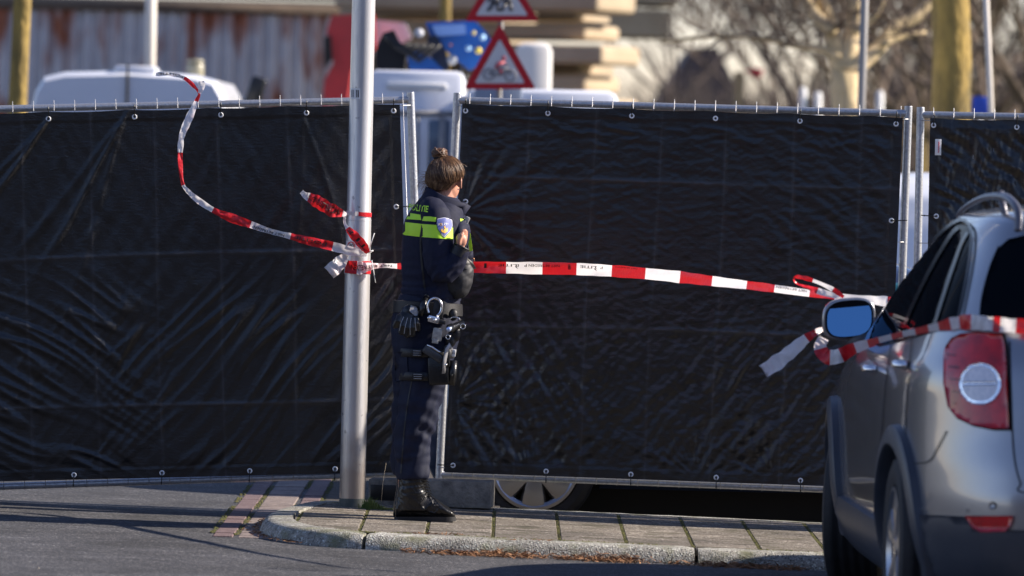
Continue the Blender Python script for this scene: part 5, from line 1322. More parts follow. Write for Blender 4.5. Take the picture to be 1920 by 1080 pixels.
# handcuffs
hcf = MB(); c = O(815, 576, -.215); hcf.torus(c, .036, .0062, (.1, 1, 0), 36, 8, R(-38), R(252), .92, 1.18)
for k in range(9):
    a = R(-30 + 14 * k); hcf.box(c + Vector((.036 * .92 * math.cos(a), -.006, .036 * 1.18 * math.sin(a))), (.004, .004, .007), Matrix.Rotation(-a, 3, 'Y'))
hcf.box(O(813, 599, -.215), (.052, .014, .032), Matrix.Rotation(R(12), 3, 'Y'), bev=.004)
cuffs = hcf.build('handcuffs', M['silver'], body, auto=40)
for x, y in ((804, 596), (815, 600)): 
    m_ = MB(); m_.ell(O(x, y, -.226), (.0075, .005, .0075)); m_.build('rivet', M['chrome'], cuffs)
m_ = MB(); m_.box(O(822, 580, -.195), (.055, .03, .085), Matrix.Rotation(R(10), 3, 'Y'), bev=.008); m_.box(O(826, 603, -.2), (.05, .03, .02), Matrix.Rotation(R(10), 3, 'Y'), bev=.004); m_.build('handcuff_pouch', M['nylon'], body, auto=40)
m_ = MB(); m_.box(O(820, 627, -.205), (.046, .024, .060), Matrix.Rotation(R(8), 3, 'Y'), bev=.006); m_.box(O(816, 640, -.217), (.03, .004, .02), Matrix.Rotation(R(8), 3, 'Y'), bev=.002)
m_.build('grey_pouch', mat('pale_leather', (.42, .40, .36), (.22, .21, .2), rough=.4, scale=50), body, auto=40)
# flashlight
m_ = MB(); a = O(842, 617, -.21); bq = O(868, 606, -.17); m_.tube([a, a.lerp(bq, .25), a.lerp(bq, .3), a.lerp(bq, .85), bq], [.021, .021, .017, .0165, .019], 20); fl = m_.build('torch', M['black'], body, auto=35)
m_ = MB(); m_.tube([a + (a - bq) * .01 + Vector((0, -.012, 0)), a + Vector((0, -.019, 0))], [.012, .0115], 20); m_.build('torch_lens', mat('lens_blue', (.45, .55, .8), rough=.08, metal=.6), fl)
m_ = MB()
for t in (.4, .5, .6, .7): p = a.lerp(bq, t) + Vector((0, -.0165, .004)); m_.box(p, (.003, .003, .003))
m_.build('grip_dot', M['white'], fl)
m_ = MB(); m_.torus(O(853, 600, -.2), .024, .0025, (.2, 1, .3), 24, 6, 0, math.pi, 1, .6); m_.torus(O(868, 612, -.2), .012, .002, (.3, 1, 0), 20, 6); m_.torus(O(840, 632, -.21), .010, .0025, (.3, 1, 0), 20, 6); m_.build('key_ring', M['silver'], belt)
lump([(O(850, 590, -.17), (.022, .02, .03)), (O(856, 625, -.17), (.02, .02, .04)), (O(845, 640, -.17), (.025, .02, .03))], 'belt_pouch', M['nylon'], belt, vox=.004)
m_ = MB(); m_.tube([O(797, 560, -.18), O(792, 575, -.2), O(788, 592, -.205)], [(.012, .018), (.012, .018), (.010, .016)], 10); m_.tube([O(796, 556, -.19), O(800, 552, -.2), O(803, 558, -.2)], .005, 6); m_.build('belt_keeper', M['leather'], belt)
# thigh holster with pistol, straps and magazine
m_ = MB(); q = Matrix.Rotation(R(-4), 3, 'Y')
m_.box(O(822, 695, -.20), (.10, .045, .135), q, bev=.014); m_.box(O(838, 668, -.205), (.028, .05, .105), q, bev=.012)
hol = m_.build('holster', M['leather'], body, auto=40)
m_ = MB(); m_.box(O(812, 664, -.218), (.105, .028, .040), Matrix.Rotation(R(32), 3, 'Y'), bev=.010); m_.box(O(802, 655, -.218), (.03, .026, .034), Matrix.Rotation(R(32), 3, 'Y'), bev=.007)
gn = m_.build('pistol_grip', mat('gun_black', (.03, .03, .032), (.055, .055, .058), rough=.35, scale=120), hol, auto=40)
m_ = MB(); m_.tube([O(801, 646.5, -.224), O(812, 652, -.226), O(822, 659, -.226), O(830, 661, -.224)], .0045, 8); m_.build('grip_edge', M['silver'], gn)
m_ = MB(); m_.tube([O(832, 700, -.225), O(834, 675, -.236), O(838, 655, -.238), O(843, 647, -.228), O(847, 655, -.21)], [(.012, .004)] * 5, 10); m_.build('retention_strap', M['greyp'], hol)
m_ = MB(); m_.ell(O(836, 684, -.243), (.006, .004, .006)); m_.build('press_stud', M['silver'], hol)
m_ = MB(); m_.box(O(851, 662, -.2), (.018, .006, .034), Matrix.Rotation(R(8), 3, 'Y'), bev=.002); m_.build('white_tag', M['white'], hol)
vs, fs = text2d('02', .016); m_ = MB(); c0 = O(851, 662, -.2045); m_.add([c0 + Vector((a_, 0, b_)) for a_, b_ in vs], fs); m_.build('tag_number', M['ink'], hol, smooth=False, recalc=False)
m_ = MB(); m_.tube([O(850, 676, -.19), O(848, 700, -.195), O(845, 722, -.195)], [(.018, .02), (.021, .022), (.018, .02)], 16); m_.ell(O(847, 704, -.222), (.005, .004, .006)); m_.build('baton_pouch', M['leather'], hol)
for yy in (662, 706):
    m_ = MB(); rows = []
    for dy, k in ((-8, 1.01), (-7.5, 1.04), (7.5, 1.04), (8, 1.01)): rows.append(ering(799 if yy < 700 else 796, yy + dy, 53 if yy < 700 else 48, .112, -.08, .02))
    for r2 in rows:
        pass
    m_.rings([[Vector((p.x, OD - .085 + (p.y - OD + .085) * k, p.z)) for p in r2] for r2, k in zip(rows, (1.0, 1.03, 1.03, 1.0))], False); m_.build('thigh_strap', M['nylon'], hol)
for x, y in ((781, 662), (782, 706)):
    m_ = MB(); m_.box(O(x, y, -.20), (.055, .02, .036), Matrix.Rotation(R(4), 3, 'Y'), bev=.005); bk = m_.build('strap_buckle', M['black'], hol, auto=40)
    m_ = MB()
    for k in range(3): m_.box(O(x + 1, y - 4 + 4 * k, -.2115), (.038, .003, .003))
    m_.build('buckle_bar', M['greyp'], bk)

# ------------------------------------------------------------------ background
random.seed(77)
M['bark'] = mat('bark', (0.10, 0.08, 0.035), (0.44, 0.30, 0.08), rough=0.95, scale=5, detail=8, stretch=(1, 1, .35), bump=.9, bscale=22, bdist=.03)
M['barkpale'] = mat('bark_pale', (0.62, 0.49, 0.31), (0.46, 0.36, 0.20), rough=0.95, scale=5, detail=8, stretch=(1, 1, .35), bump=.8, bscale=20, bdist=.03)
M['twigs'] = mat('twig_bark', (0.11, 0.08, 0.06), (0.16, 0.12, 0.09), rough=0.95, scale=3)
M['twigs2'] = mat('twig_bark_red', (0.12, 0.09, 0.075), (0.09, 0.07, 0.06), rough=0.95, scale=3)
def rough_tube(m_, pts, rad, seg, amp):
    """tapered trunk with an uneven outline"""
    base = len(m_.v); m_.tube(pts, rad, seg)
    for i in range(base, len(m_.v)):
        v = m_.v[i]; m_.v[i] = v + Vector((noise.noise(v * 1.7), noise.noise(v * 1.7 + Vector((9, 0, 0))), 0)) * amp
def grow(m_, p, d, L, r, lev, maxlev, spread=.5, up=.12, nseg=4, kids=(3, 5)):
    pts = [p]; rad = [r]; q = p.copy(); dd = d.copy()
    for i in range(nseg):
        dd = (dd + Vector((rnd(-1, 1), rnd(-1, 1), rnd(-.6, 1))) * .13 + Vector((0, 0, up * .3))).normalized(); q = q + dd * L / nseg; pts.append(q); rad.append(r * (1 - .55 * (i + 1) / nseg))
    m_.tube(pts, rad, 7 if lev == 0 else (5 if lev < 2 else 3), False)
    if lev < maxlev:
        for k in range(random.randint(*kids)):
            t = rnd(.35, 1); i = min(nseg - 1, int(t * nseg)); b = pts[i].lerp(pts[i + 1], t * nseg - i); e = Vector((rnd(-1, 1), rnd(-1, 1), rnd(-.2, .9))).normalized()
            grow(m_, b, (dd * (1 - spread) + e * spread).normalized(), L * rnd(.5, .75), max(.004, r * .45), lev + 1, maxlev, spread, up, nseg, kids)
def tree(label, x_px, D, r, h, fork=None, mt='bark', crownmt='twigs', lean=0, lev=4, group='bare winter trees', kids=(3, 5), cL=None, nlimb=6, seg=20):
    b0 = P(x_px, 300, D); base = Vector((b0.x, D, gz(b0.x))); root = empty('tree', base, label, 'tree', group)
    m_ = MB(); n = 12; pts = [base + Vector((lean * t * h + .03 * math.sin(t * 5 + D), 0, h * t)) for t in [k / n for k in range(n + 1)]]; rough_tube(m_, pts, [r * (1.25 - .25 * min(1, k / 2)) * (1 - .35 * k / n) for k in range(n + 1)], seg, r * .16)
    m_.build('trunk', M[mt], root)
    m_ = MB(); top = pts[-1]; cL = cL or h * .8
    for k in range(nlimb):
        a = 6.283 * k / nlimb + rnd(-.3, .3); d = Vector((math.cos(a) * .7, math.sin(a) * .7, rnd(.35, 1.0))).normalized(); grow(m_, top - Vector((0, 0, rnd(0, .15) * h)), d, cL * rnd(.7, 1.1), r * .5, 0, lev, .5, .12, 4, kids)
    m_.build('crown', M[crownmt], root)
    return root
# near trees
tree('thin mossy tree trunk at the left edge, behind the white van', 30, 42, .082, 5.2, lev=3)
tree('thick mossy tree trunk behind the right fence panel', 1783, 45, .185, 6.5, lev=3, lean=-.004)
tree('slim yellowish tree trunk above the blue crane', 823, 55, .07, 5.5, lev=3)
# forked pale tree
D = 50; fb = P(1588, 300, D); base = Vector((fb.x, D, gz(fb.x))); root = empty('tree', base, 'pale sunlit tree that forks low, left of the grey lamp post', 'tree', 'bare winter trees')
m_ = MB(); rough_tube(m_, [base, Vector((base.x - .02, D, 1.2)), P(1586, 215, D), P(1584, 170, D), P(1586, 135, D)], [.19, .15, .125, .12, .115], 16, .02); m_.build('trunk', M['barkpale'], root)
m_ = MB()
for pts, r0, r1 in (([(1586, 150), (1572, 105), (1562, 60), (1545, 10), (1530, -60)], .10, .065), ([(1585, 140), (1594, 95), (1602, 50), (1604, 0), (1610, -80)], .09, .06), ([(1590, 140), (1622, 112), (1652, 85), (1672, 55), (1720, 30), (1760, -20)], .08, .045), ([(1562, 60), (1530, 30), (1515, 5), (1490, -30)], .06, .04),
                    ([(1575, 110), (1540, 92), (1490, 85), (1420, 70), (1340, 68), (1240, 78)], .04, .015), ([(1600, 60), (1640, 30), (1660, -10)], .035, .02), ([(1652, 85), (1690, 70), (1735, 60)], .03, .015)):
    m_.tube([P(x, y, D + .03 * i) for i, (x, y) in enumerate(smooth_path(pts, 3))], list(np.linspace(r0, r1, (len(pts) - 1) * 3 + 1)), 10)
m_.build('limb', M['barkpale'], root)
m_ = MB()
for k in range(46):
    x, y = random.choice([(1530, -10), (1604, 20), (1672, 55), (1515, 5), (1420, 70), (1340, 68), (1700, 66), (1480, 84), (1640, 30), (1560, 50), (1720, 20), (1380, 69)])
    grow(m_, P(x + rnd(-25, 25), y, D), Vector((rnd(-1, 1), rnd(-1, 1), rnd(-.5, 1))).normalized(), rnd(.4, .8), .010, 1, 3, .5, .1, 4, (3, 5))
m_.build('crown', M['twigs'], root)
# rows of far trees
far = [(1265, 130, 11), (1470, 120, 10), (1540, 95, 9), (1640, 90, 9), (1690, 105, 11), (1725, 86, 9), (1815, 82, 10), (1860, 74, 9), (1900, 100, 12), (1940, 70, 9)]
desc = ['tall', 'broad', 'slender', 'twiggy', 'reddish', 'dense', 'low', 'dark']
places = ['right of the stepped tan building', 'behind the dark gable house', 'above the middle of the tarpaulin', 'beyond the white road posts', 'left of the forked pale tree', 'behind the forked pale tree', 'beside the grey lamp post', 'left of the thick mossy trunk', 'behind the thick mossy trunk', 'right of the thick mossy trunk', 'beside the thin white pole', 'at the right edge']
for i, (x, D_, h) in enumerate(far):
    pl = places[min(11, (0, 3, 5, 6, 7, 8, 9, 10, 9, 11)[i % 10])]
    root = tree('%s bare tree far off, %s' % (desc[(i * 3) % 8], pl), x, D_, .10, h * .3, mt='bark', crownmt='twigs' if i % 2 else 'twigs2', lev=3, kids=(5, 7), cL=h * .42, nlimb=8, seg=10)
# undergrowth behind, one mass
m_ = MB()
for k in range(1500):
    x = rnd(1180, 2000); D_ = rnd(95, 135); yb = 205 - 60 * abs(noise.noise(Vector((x * .012, 2.2, 0)))) - (25 if x > 1480 else 0) - (110 if x > 1640 else 0); top = P(x, rnd(yb, 230), D_); b0 = Vector((top.x + rnd(-1, 1), D_, 0))
    m_.tube([b0 + (top - b0) * .4, b0.lerp(top, .7) + Vector((rnd(-.4, .4), 0, 0)), top + Vector((rnd(-.8, .8), 0, rnd(0, .8)))], [.03, .018, .006], 3, False)
o = kind(m_.build('far_thicket', M['twigs2']), 'stuff'); o['label'] = 'brown thicket of bare shrubs far behind the right half of the fence'
# corrugated sheet wall with rust
D = 68
mt = mat('rusty_sheet', (0.66, 0.63, 0.62), (0.5, 0.48, 0.49), rough=.6, metal=.0, scale=1.2)
n = mt.node_tree; bs = bsdf(mt); tc = n.nodes.new('ShaderNodeTexCoord'); mp = n.nodes.new('ShaderNodeMapping'); mp.inputs['Scale'].default_value = (2.6, .0, .75); n.links.new(tc.outputs['Object'], mp.inputs[0])
t = n.nodes.new('ShaderNodeTexNoise'); t.inputs['Scale'].default_value = 1.0; t.inputs['Detail'].default_value = 3; n.links.new(mp.outputs[0], t.inputs['Vector'])
mr = n.nodes.new('ShaderNodeMapRange'); mr.inputs[1].default_value = .52; mr.inputs[2].default_value = .64; n.links.new(t.outputs[0], mr.inputs[0])
mx = n.nodes.new('ShaderNodeMix'); mx.data_type = 'RGBA'; src = bs.inputs['Base Color'].links[0].from_socket; n.links.new(src, mx.inputs[6]); mx.inputs[7].default_value = (.34, .11, .05, 1)
n.links.new(mr.outputs[0], mx.inputs[0]); n.links.new(mx.outputs[2], bs.inputs['Base Color']); M['rust'] = mt
xa = P(-60, 300, D).x; xb = P(690, 300, D).x; m_ = MB(); vs = []; x = xa; per = .17; k = 0
while x < xb:
    for f, d in ((0, 0), (.38, 0), (.5, .045), (.88, .045)): vs.append((x + f * per, D + d))
    x += per
zt = P(300, 22, D).z; vv = [(a, b_, z) for z in (0, zt) for a, b_ in vs]; nn = len(vs)
m_.add(vv, [(i, i + 1, nn + i + 1, nn + i) for i in range(nn - 1)]); o = m_.build('corrugated_wall', M['rust'], smooth=False, origin=((xa + xb) / 2, D, 0)); tag(o, 'grey corrugated steel wall with rust stains, behind the white van', 'wall')
m_ = MB(); m_.box(((xa + xb) / 2, D + .1, zt + .06), (xb - xa, .3, .12)); m_.build('cap_beam', M['twigs'], o) 
m_ = MB()
for i in range(3): m_.box(((xa + xb) / 2 + 1.2 + .1 * i, D + 6, zt + .12 + .42 * i), (xb - xa + 5, 2, .34))
o = m_.build('timber_stack', mat('stack', (.32, .25, .17), (.42, .34, .24), rough=.9, scale=1.5), origin=((xa + xb) / 2, D + 6, 0), smooth=False); tag(o, 'long tan stack of beams above the rusty corrugated wall', 'timber stack')
# stepped tan building
D = 62; m_ = MB(); RB = Matrix.Rotation(R(-24), 3, 'Z'); M['sand'] = mat('sand_concrete', (.44, .35, .24), (.36, .28, .19), rough=.9, scale=1.6, detail=7, bump=.3, bscale=12)
bl_ = empty('building', P(960, 300, D) * 1, 'tan stepped concrete building behind the warning signs', 'building'); bl_.location.z = 0
def bld(x0, x1, y0, y1, nm_, depth=6, dd=0):
    a = P(x0, y0, D + dd); b_ = P(x1, y1, D + dd); m_ = MB(); w_ = b_.x - a.x; h_ = a.z - b_.z
    ww = (w_ - depth * math.sin(R(24)) * .0) / math.cos(R(24)); c = Vector((b_.x, D + dd, (a.z + b_.z) / 2)) + RB @ Vector((-ww / 2 - .45, depth / 2, 0))
    m_.box(c, (ww, depth, h_), RB, bev=.05); return m_.build(nm_, M['sand'], bl_, smooth=False)
bld(690, 1192, -90, 22, 'upper_slab', 1.1, -.5); bld(700, 1150, 20, 37, 'recess', 1.0, .5); bld(700, 1168, 36, 75, 'ledge', 1.0, 0); bld(700, 1200, 74, 122, 'balcony_slab', 1.1, -.3); bld(700, 1158, 121, 132, 'recess', 1.0, .6); bld(700, 1168, 131, 175, 'ledge', 1.0, 0); bld(700, 1195, 174, 300, 'base_wall', 1.1, -.2); bld(700, 1150, 299, 520, 'ground_floor', 1.0, 0)
bld(700, 1000, -90, 520, 'core_wall', 1, 2.5)
# white van seen from behind
D = 47
M['vanwhite'] = mat('van_white', (.78, .80, .86), (.74, .76, .82), rough=.35, coat=.6, scale=2)
vr = empty('delivery_van', (P(238, 300, D).x, D, 0), 'white high-roof van seen from behind, above the left fence panel', 'van')
m_ = MB(); cx = P(238, 300, D).x; rs = []
for y, k in ((D, .0), (D + .06, .03), (D + .25, .045), (D + 3.2, .045), (D + 3.5, -.08)):
    row = []; 
    for a, b_ in ((-.93, .35), (-.96, 1.0), (-.95, 1.6), (-.92, 2.1), (-.86, 2.38), (-.79, 2.49), (-.6, 2.535), (0, 2.56), (.6, 2.535), (.79, 2.49), (.86, 2.38), (.92, 2.1), (.95, 1.6), (.96, 1.0), (.93, .35)): row.append((cx + a * .88 * (1 + k * .5), y, b_ * .94 + (k if b_ > 1.7 else 0)))
    rs.append(row)
m_.rings(rs); m_.build('van_body', M['vanwhite'], vr, auto=40)
m_ = MB(); m_.box((cx - .01, D - .012, 1.5), (.02, .02, 2.0)); m_.build('door_gap', M['seam'], vr); 
for sg in (-1, 1):
    m_ = MB(); m_.box((cx + sg * .40, D - .01, 1.78), (.6, .02, .5), bev=.01); m_.build('rear_window', M['glass'], vr)
    m_ = MB(); m_.tube([(cx + sg * .8, D + .9, .33), (cx + sg * 1.0, D + .9, .33)], .34, 32); m_.build('wheel', M['tyre'], vr)
    m_ = MB(); m_.box((cx + sg * .84, D - .02, 1.3), (.12, .03, .5), bev=.01); m_.build('tail_lamp', M['lampred'], vr)
m_ = MB(); a = P(253, 130, D); m_.box((a.x, D + .3, a.z - .03), (.35, .5, .12), bev=.03); m_.build('roof_vent', M['vanwhite'], vr, auto=40)
m_ = MB(); a = P(351, 124, D); m_.tube([(a.x, D + 1.2, a.z - .12), (a.x, D + 1.2, a.z + .03), (a.x, D + 1.2, a.z + .05)], [.075, .075, .06], 20); m_.tube([(a.x, D + 1.2, a.z + .052), (a.x, D + 1.2, a.z + .08)], [.08, .06], 20); m_.build('beacon', mat('beacon', (.3, .28, .2), rough=.3), vr)
m_ = MB(); a = P(478, 175, D + 4); m_.box(a, (.14, .1, .3), Matrix.Rotation(.3, 3, 'Y'), bev=.02); m_.tube([a, Vector((cx + .93, D + 4, a.z - .1))], .025, 6); m_.build('side_mirror', M['black'], vr)
# white truck with a folded blue crane
D = 44
tr = empty('crane_truck', (P(800, 300, D).x, D, 0), 'white truck carrying a folded blue loader crane, left of the warning signs', 'truck')
m_ = MB(); a = P(692, 142, D); b_ = P(868, 300, D); wx = b_.x - a.x; m_.box(((a.x + b_.x) / 2, D + 1.2, (a.z + .9) / 2 + .05), (wx, 2.4, a.z - .9), bev=.06); m_.build('cab', M['vanwhite'], tr, auto=40)
m_ = MB(); a = P(725, 160, D); b_ = P(838, 160, D); m_.box(((a.x + b_.x) / 2, D - .015, a.z), (b_.x - a.x, .04, .05), bev=.01); m_.build('drip_rail', M['white'], tr)
m_ = MB(); a = P(700, 210, D); m_.box((P(776, 210, D).x, D - .01, a.z), (.66, .03, .04)); m_.box((P(778, 280, D).x + .02, D - .005, P(778, 270, D).z), (.02, .02, .5)); m_.build('panel_gap', M['greyp'], tr)
m_ = MB(); a = P(804, 225, D); b_ = P(842, 330, D); m_.box(((a.x + b_.x) / 2, D - .01, (a.z + b_.z) / 2), (b_.x - a.x, .03, a.z - b_.z), bev=.01); m_.build('cab_window', mat('blueglass', (.10, .14, .20), rough=.1), tr)
m_ = MB(); a = P(828, 225, D); m_.box((P(829, 260, D).x, D - .03, P(829, 275, D).z), (.05, .03, .45)); m_.build('window_frame', M['greyp'], tr)
for x in (720, 850):
    c = P(x, 300, D); m_ = MB(); m_.tube([(c.x - .12, D + .9, .48), (c.x + .12, D + .9, .48)], .48, 28); m_.build('wheel', M['tyre'], tr)
m_ = MB(); m_.box((P(780, 300, D).x, D + 2.2, .85), (.9, 5.5, .18)); m_.build('chassis', M['black'], tr)
BL = mat('crane_blue', (.015, .14, .50), (.01, .09, .36), rough=.4, scale=5, coat=.4)
def pxs(poly, Dd, th, nm_, mt, par):
    m_ = MB(); m_.prism([P(x, y, Dd) for x, y in poly], (0, th, 0)); return m_.build(nm_, mt, par, smooth=False)
pxs([(798, 42), (890, 38), (912, 60), (930, 92), (905, 118), (880, 132), (855, 112), (830, 88), (806, 66)], 45.2, .35, 'crane_housing', BL, tr)
pxs([(762, 100), (782, 92), (812, 112), (845, 145), (800, 146), (770, 142)], 45.0, .3, 'boom', BL, tr)
pxs([(800, 70), (818, 66), (835, 92), (842, 125), (835, 148), (820, 142), (808, 104)], 45.1, .2, 'hydraulic_arm', mat('navyblk', (.01, .015, .03), rough=.4), tr)
pxs([(706, 88), (718, 62), (738, 56), (748, 76), (762, 98), (757, 142), (708, 142), (703, 112)], 45.2, .4, 'grab', M['black'], tr)
pxs([(810, 48), (872, 45), (874, 64), (818, 68)], 45.15, .04, 'maker_panel', mat('paleblue', (.25, .42, .80), rough=.5), tr)
for x, y, r_, c in ((897, 95, 9, (.65, .5, .05)), (888, 62, 6, (.6, .5, .15)), (848, 112, 13, (.38, .40, .42)), (786, 62, 12, (.45, .46, .5)), (878, 90, 8, (.35, .6, .85)), (905, 70, 8, (.4, .65, .9)), (845, 84, 4, (.6, .2, .05))):
    m_ = MB(); m_.ell(P(x, y, 44.95), (r_ * .75 / F * 45, .06, r_ * .75 / F * 45)); m_.build('fitting', mat('fitting', c, rough=.35), tr)
m_ = MB()
for k in range(5): m_.tube([P(720 + 8 * k, 64 + 5 * k, 44.9), P(745 + 10 * k, 90 + 6 * k, 44.9), P(770 + 14 * k, 84, 44.9)], .02, 6)
m_.build('hose', M['black'], tr); m_ = MB()
for k in range(9): m_.tube([P(858 + rnd(-8, 8), 130 + 6 * k, 44.5), P(868 + rnd(-9, 9), 137 + 6 * k, 44.4)], .02, 5)
m_.build('hose', M['black'], tr)
# white tail box of the truck bed and parked white van right of it
D = 43
wvn = empty('parked_van', (P(1010, 300, D).x, D, 0), 'white flat-roofed van behind the middle fence panel, right of the crane truck', 'van')
m_ = MB(); a = P(872, 170, D); b_ = P(1160, 170, D); zt = P(1010, 167, D).z; m_.box(((a.x + b_.x) / 2, D + 1.5, zt / 2 + .2), (b_.x - a.x, 3.0, zt - .4), bev=.08); m_.build('van_body', M['vanwhite'], wvn, auto=40)
m_ = MB(); a = P(890, 176, D); b_ = P(978, 200, D); m_.box(((a.x + b_.x) / 2, D - .005, (a.z + b_.z) / 2 - .1), (b_.x - a.x, .03, .4), bev=.01); m_.build('rear_window', mat('paleglass', (.22, .26, .34), rough=.2), wvn)
for x in (900, 1130):
    c = P(x, 300, D); m_ = MB(); m_.tube([(c.x - .1, D + .6, .33), (c.x + .1, D + .6, .33)], .33, 28); m_.build('wheel', M['tyre'], wvn)
m_ = MB(); a = P(968, 78, 54); b_ = P(1034, 160, 54); m_.box(((a.x + b_.x) / 2, 55, a.z / 2 + .25), (b_.x - a.x, 1.5, a.z - .5), bev=.08); o = m_.build('site_cabin', mat('cabin_white', (.72, .70, .68), rough=.6), origin=((a.x + b_.x) / 2, 55, 0), auto=40); tag(o, 'small white site cabin right of the cyclist sign', 'cabin')
# red excavator arm
D = 58; er_ = empty('red_excavator', (P(640, 300, D).x, D, 0), 'red machine arm rising behind the lamp post', 'excavator')
RD = mat('machine_red', (.62, .05, .05), (.5, .05, .05), rough=.5, scale=4)
pxs([(622, 28), (700, 26), (702, 90), (660, 130), (652, 185), (604, 200), (608, 150), (625, 118), (612, 60)], D, .5, 'boom', RD, er_)
pxs([(690, 36), (760, 44), (772, 70), (735, 90), (700, 84)], D + .6, .4, 'counterweight', M['white'], er_)
m_ = MB(); m_.box((P(640, 300, D).x, D + .2, 1.0), (1.8, 2.0, 1.0), bev=.08); m_.build('chassis', RD, er_, auto=40)
m_ = MB(); m_.box((P(640, 300, D).x, D + .2, .35), (2.2, 2.4, .6), bev=.2); m_.build('track', M['black'], er_, auto=40)
pxs([(607, 70), (620, 66), (623, 110), (608, 130)], D - .1, .1, 'step_plate', M['black'], er_)
# thin poles
def pole(label, xb, yb, xt, yt, D_, r, mt, nm_='post'):
    a = P(xb, yb, D_); t = P(xt, yt, D_); d = (t - a).normalized(); b0 = a - d * (a.z / d.z); m_ = MB(); m_.tube([b0, t + d * 2], r, 16); o = m_.build(nm_, mt, origin=b0); tag(o, label, 'pole')
PW = mat('pole_cream', (.70, .64, .56), rough=.5)
pole('thin cream pole behind the white van roof', 281, 130, 283, 0, 52, .05, PW, 'cream_pole')
pole('grey street lamp mast in front of the forked pale tree', 1615, 205, 1621, 0, 40, .028, mat('mastgrey', (.28, .27, .26), rough=.5), 'lamp_mast')
pole('thin white flag pole right of the thick mossy trunk', 1858, 205, 1849, 0, 42, .022, PW, 'flag_pole')
# white road posts, blue sign, gable house, small board
for i, (x, t, lab) in enumerate(((1506, 163, 'left one of two white road posts left of the forked tree'), (1534, 172, 'second white road post, nearest the forked pale tree'), (1650, 170, 'white road post right of the grey street lamp mast'))):
    D_ = 62; a = P(x, t, D_); m_ = MB(); m_.tube([(a.x, D_, 0), (a.x, D_, a.z - .04), (a.x, D_, a.z)], [.05, .045, .025], 12); o = m_.build('road_post', M['white'], origin=(a.x, D_, 0)); tag(o, lab, 'road post', 'white road posts')
D_ = 50; a = P(1838, 198, D_); m_ = MB(); m_.box(a, (.14, .02, .16), bev=.004); o = m_.build('blue_sign', mat('signblue', (.02, .07, .5), rough=.4), origin=(a.x, D_, 0)); tag(o, 'small blue traffic sign left of the thin white pole', 'road sign')
m_ = MB(); m_.tube([(a.x, D_ + .03, 0), (a.x, D_ + .03, a.z)], .025, 8); m_.build('stem', M['galv'], o)
D_ = 140; hs_ = empty('gable_house', (P(1315, 300, D_).x, D_, 0), 'dark brown steep gable roof far off above the middle tarpaulin', 'house')
pxs([(1240, 300), (1240, 185), (1300, 88), (1345, 88), (1392, 185), (1392, 300)], D_, 9, 'roof', mat('rooftile', (.10, .075, .07), (.14, .10, .09), rough=.8, scale=2), hs_)
pxs([(1246, 420), (1246, 298), (1386, 298), (1386, 420)], D_ + .2, 8, 'wall', M['brickred'], hs_)
D_ = 75; m_ = MB(); a = P(1386, 135, D_); m_.box((a.x, D_, a.z / 2), (.13, .1, a.z)); o = m_.build('concrete_post', M['sand'], origin=(a.x, D_, 0), smooth=False); tag(o, 'pale concrete post with a small red flag above the middle tarpaulin', 'post')
m_ = MB(); c = P(1418, 136, D_); m_.box(c, (.16, .03, .12), Matrix.Rotation(.2, 3, 'Y')); m_.box(P(1402, 133, D_), (.1, .02, .03)); m_.build('red_flag', mat('flagred', (.5, .06, .08), rough=.6), o)
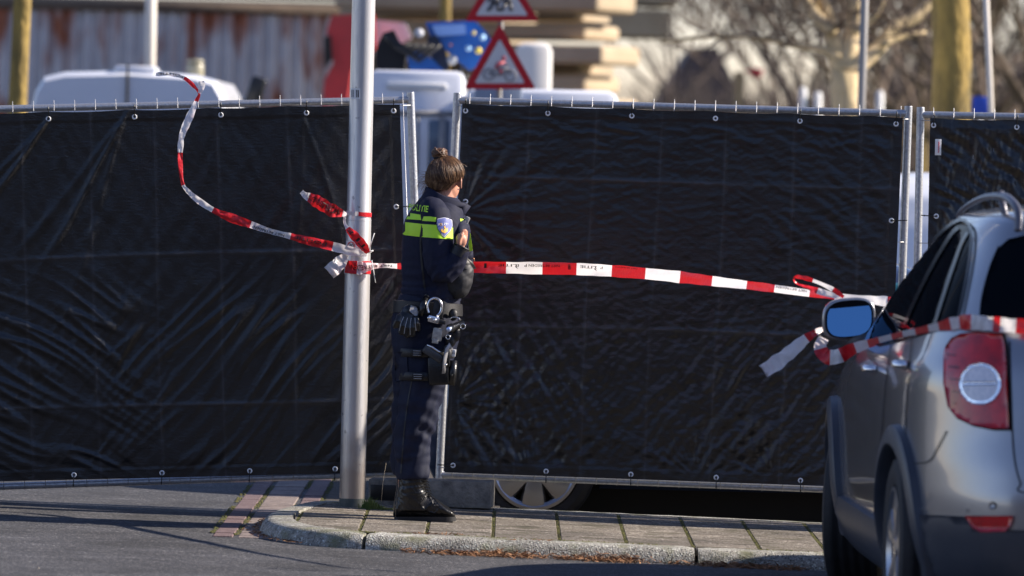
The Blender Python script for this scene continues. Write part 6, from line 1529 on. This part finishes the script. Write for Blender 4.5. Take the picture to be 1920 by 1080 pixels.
# pale car seen through the gap at the right
D_ = 38; gc_ = empty('parked_car', (P(1735, 300, D_).x, D_ + .9, 0), 'pale car glimpsed between the two posts beside the silver car', 'car')
gcar = Car((P(1735, 300, D_).x + 1.2, D_ + .9, 0), R(-90), [.2, .3, .5, .7, .9, 1.0, 1.15, 1.4, 1.6, 1.72, 1.76], [.78, .85, .88, .88, .86, .84, .8, .74, .66, .5, .2], [-2.2, -2.25, -2.25, -2.25, -2.2, -2.15, -2.1, -1.95, -1.8, -1.6, -1.2], [2.1, 2.2, 2.2, 2.1, 1.8, 1.5, 1.2, .9, .6, .3, 0])
gcar.body(gc_, M['vanwhite'], (-1.4, 1.3), .31)
for sg in (-1, 1):
    for wy in (-1.4, 1.3): wheel(gc_, gcar.wv(sg * .86, wy, .31), Vector((gcar.c * sg, gcar.s * sg, 0)), .31, .19, 6, .22)
# grass verge and hedge seen in gaps
sheet('verge', [4, 8, 14, 30, 60], [46, 52, 60, 90], .02, mat('verge_grass', (.10, .13, .03), (.16, .16, .05), rough=.95, scale=6))

# ------------------------------------------------------------------ unseen brick terrace behind the camera, added for the sheeting and cars to mirror
M['housebrick'] = mat('house_brick', (.10, .055, .04), (.15, .08, .055), rough=.9, scale=3)
TM = mat('roof_tiles', (.05, .045, .045), (.08, .07, .065), rough=.8, scale=4)
for k in range(7):
    x0 = -31.5 + 9 * k; y0 = -14.0; root = empty('reflected_house', (x0 + 4.5, y0 - 4, 0), 'unseen brick terraced house behind the viewpoint, added to be mirrored', 'house', 'unseen brick terraced houses added for reflections')
    m_ = MB(); m_.box((x0 + 4.5, y0 - 4, 3.1), (8.95, 8, 6.2)); m_.build('wall', M['housebrick'], root, smooth=False)
    m_ = MB(); m_.rings([[(x0 - .02, y0 + .4, 6.2), (x0 - .02, y0 - 4, 10.2), (x0 - .02, y0 - 8.4, 6.2)], [(x0 + 8.98, y0 + .4, 6.2), (x0 + 8.98, y0 - 4, 10.2), (x0 + 8.98, y0 - 8.4, 6.2)]]); m_.build('roof', TM, root, smooth=False)
    for zc in (1.7, 4.6):
        for xc in (2.2, 6.6):
            if zc < 2 and xc > 5:
                m_ = MB(); m_.box((x0 + xc, y0 + .02, 1.15), (1.0, .08, 2.2), bev=.02); m_.build('door', M['clad'], root); continue
            m_ = MB(); m_.box((x0 + xc, y0 + .02, zc), (2.0, .1, 1.5), bev=.02); f_ = m_.build('window', M['white'], root)
            m_ = MB(); m_.box((x0 + xc, y0 + .06, zc), (1.8, .06, 1.3)); m_.build('pane', M['glass'], f_)
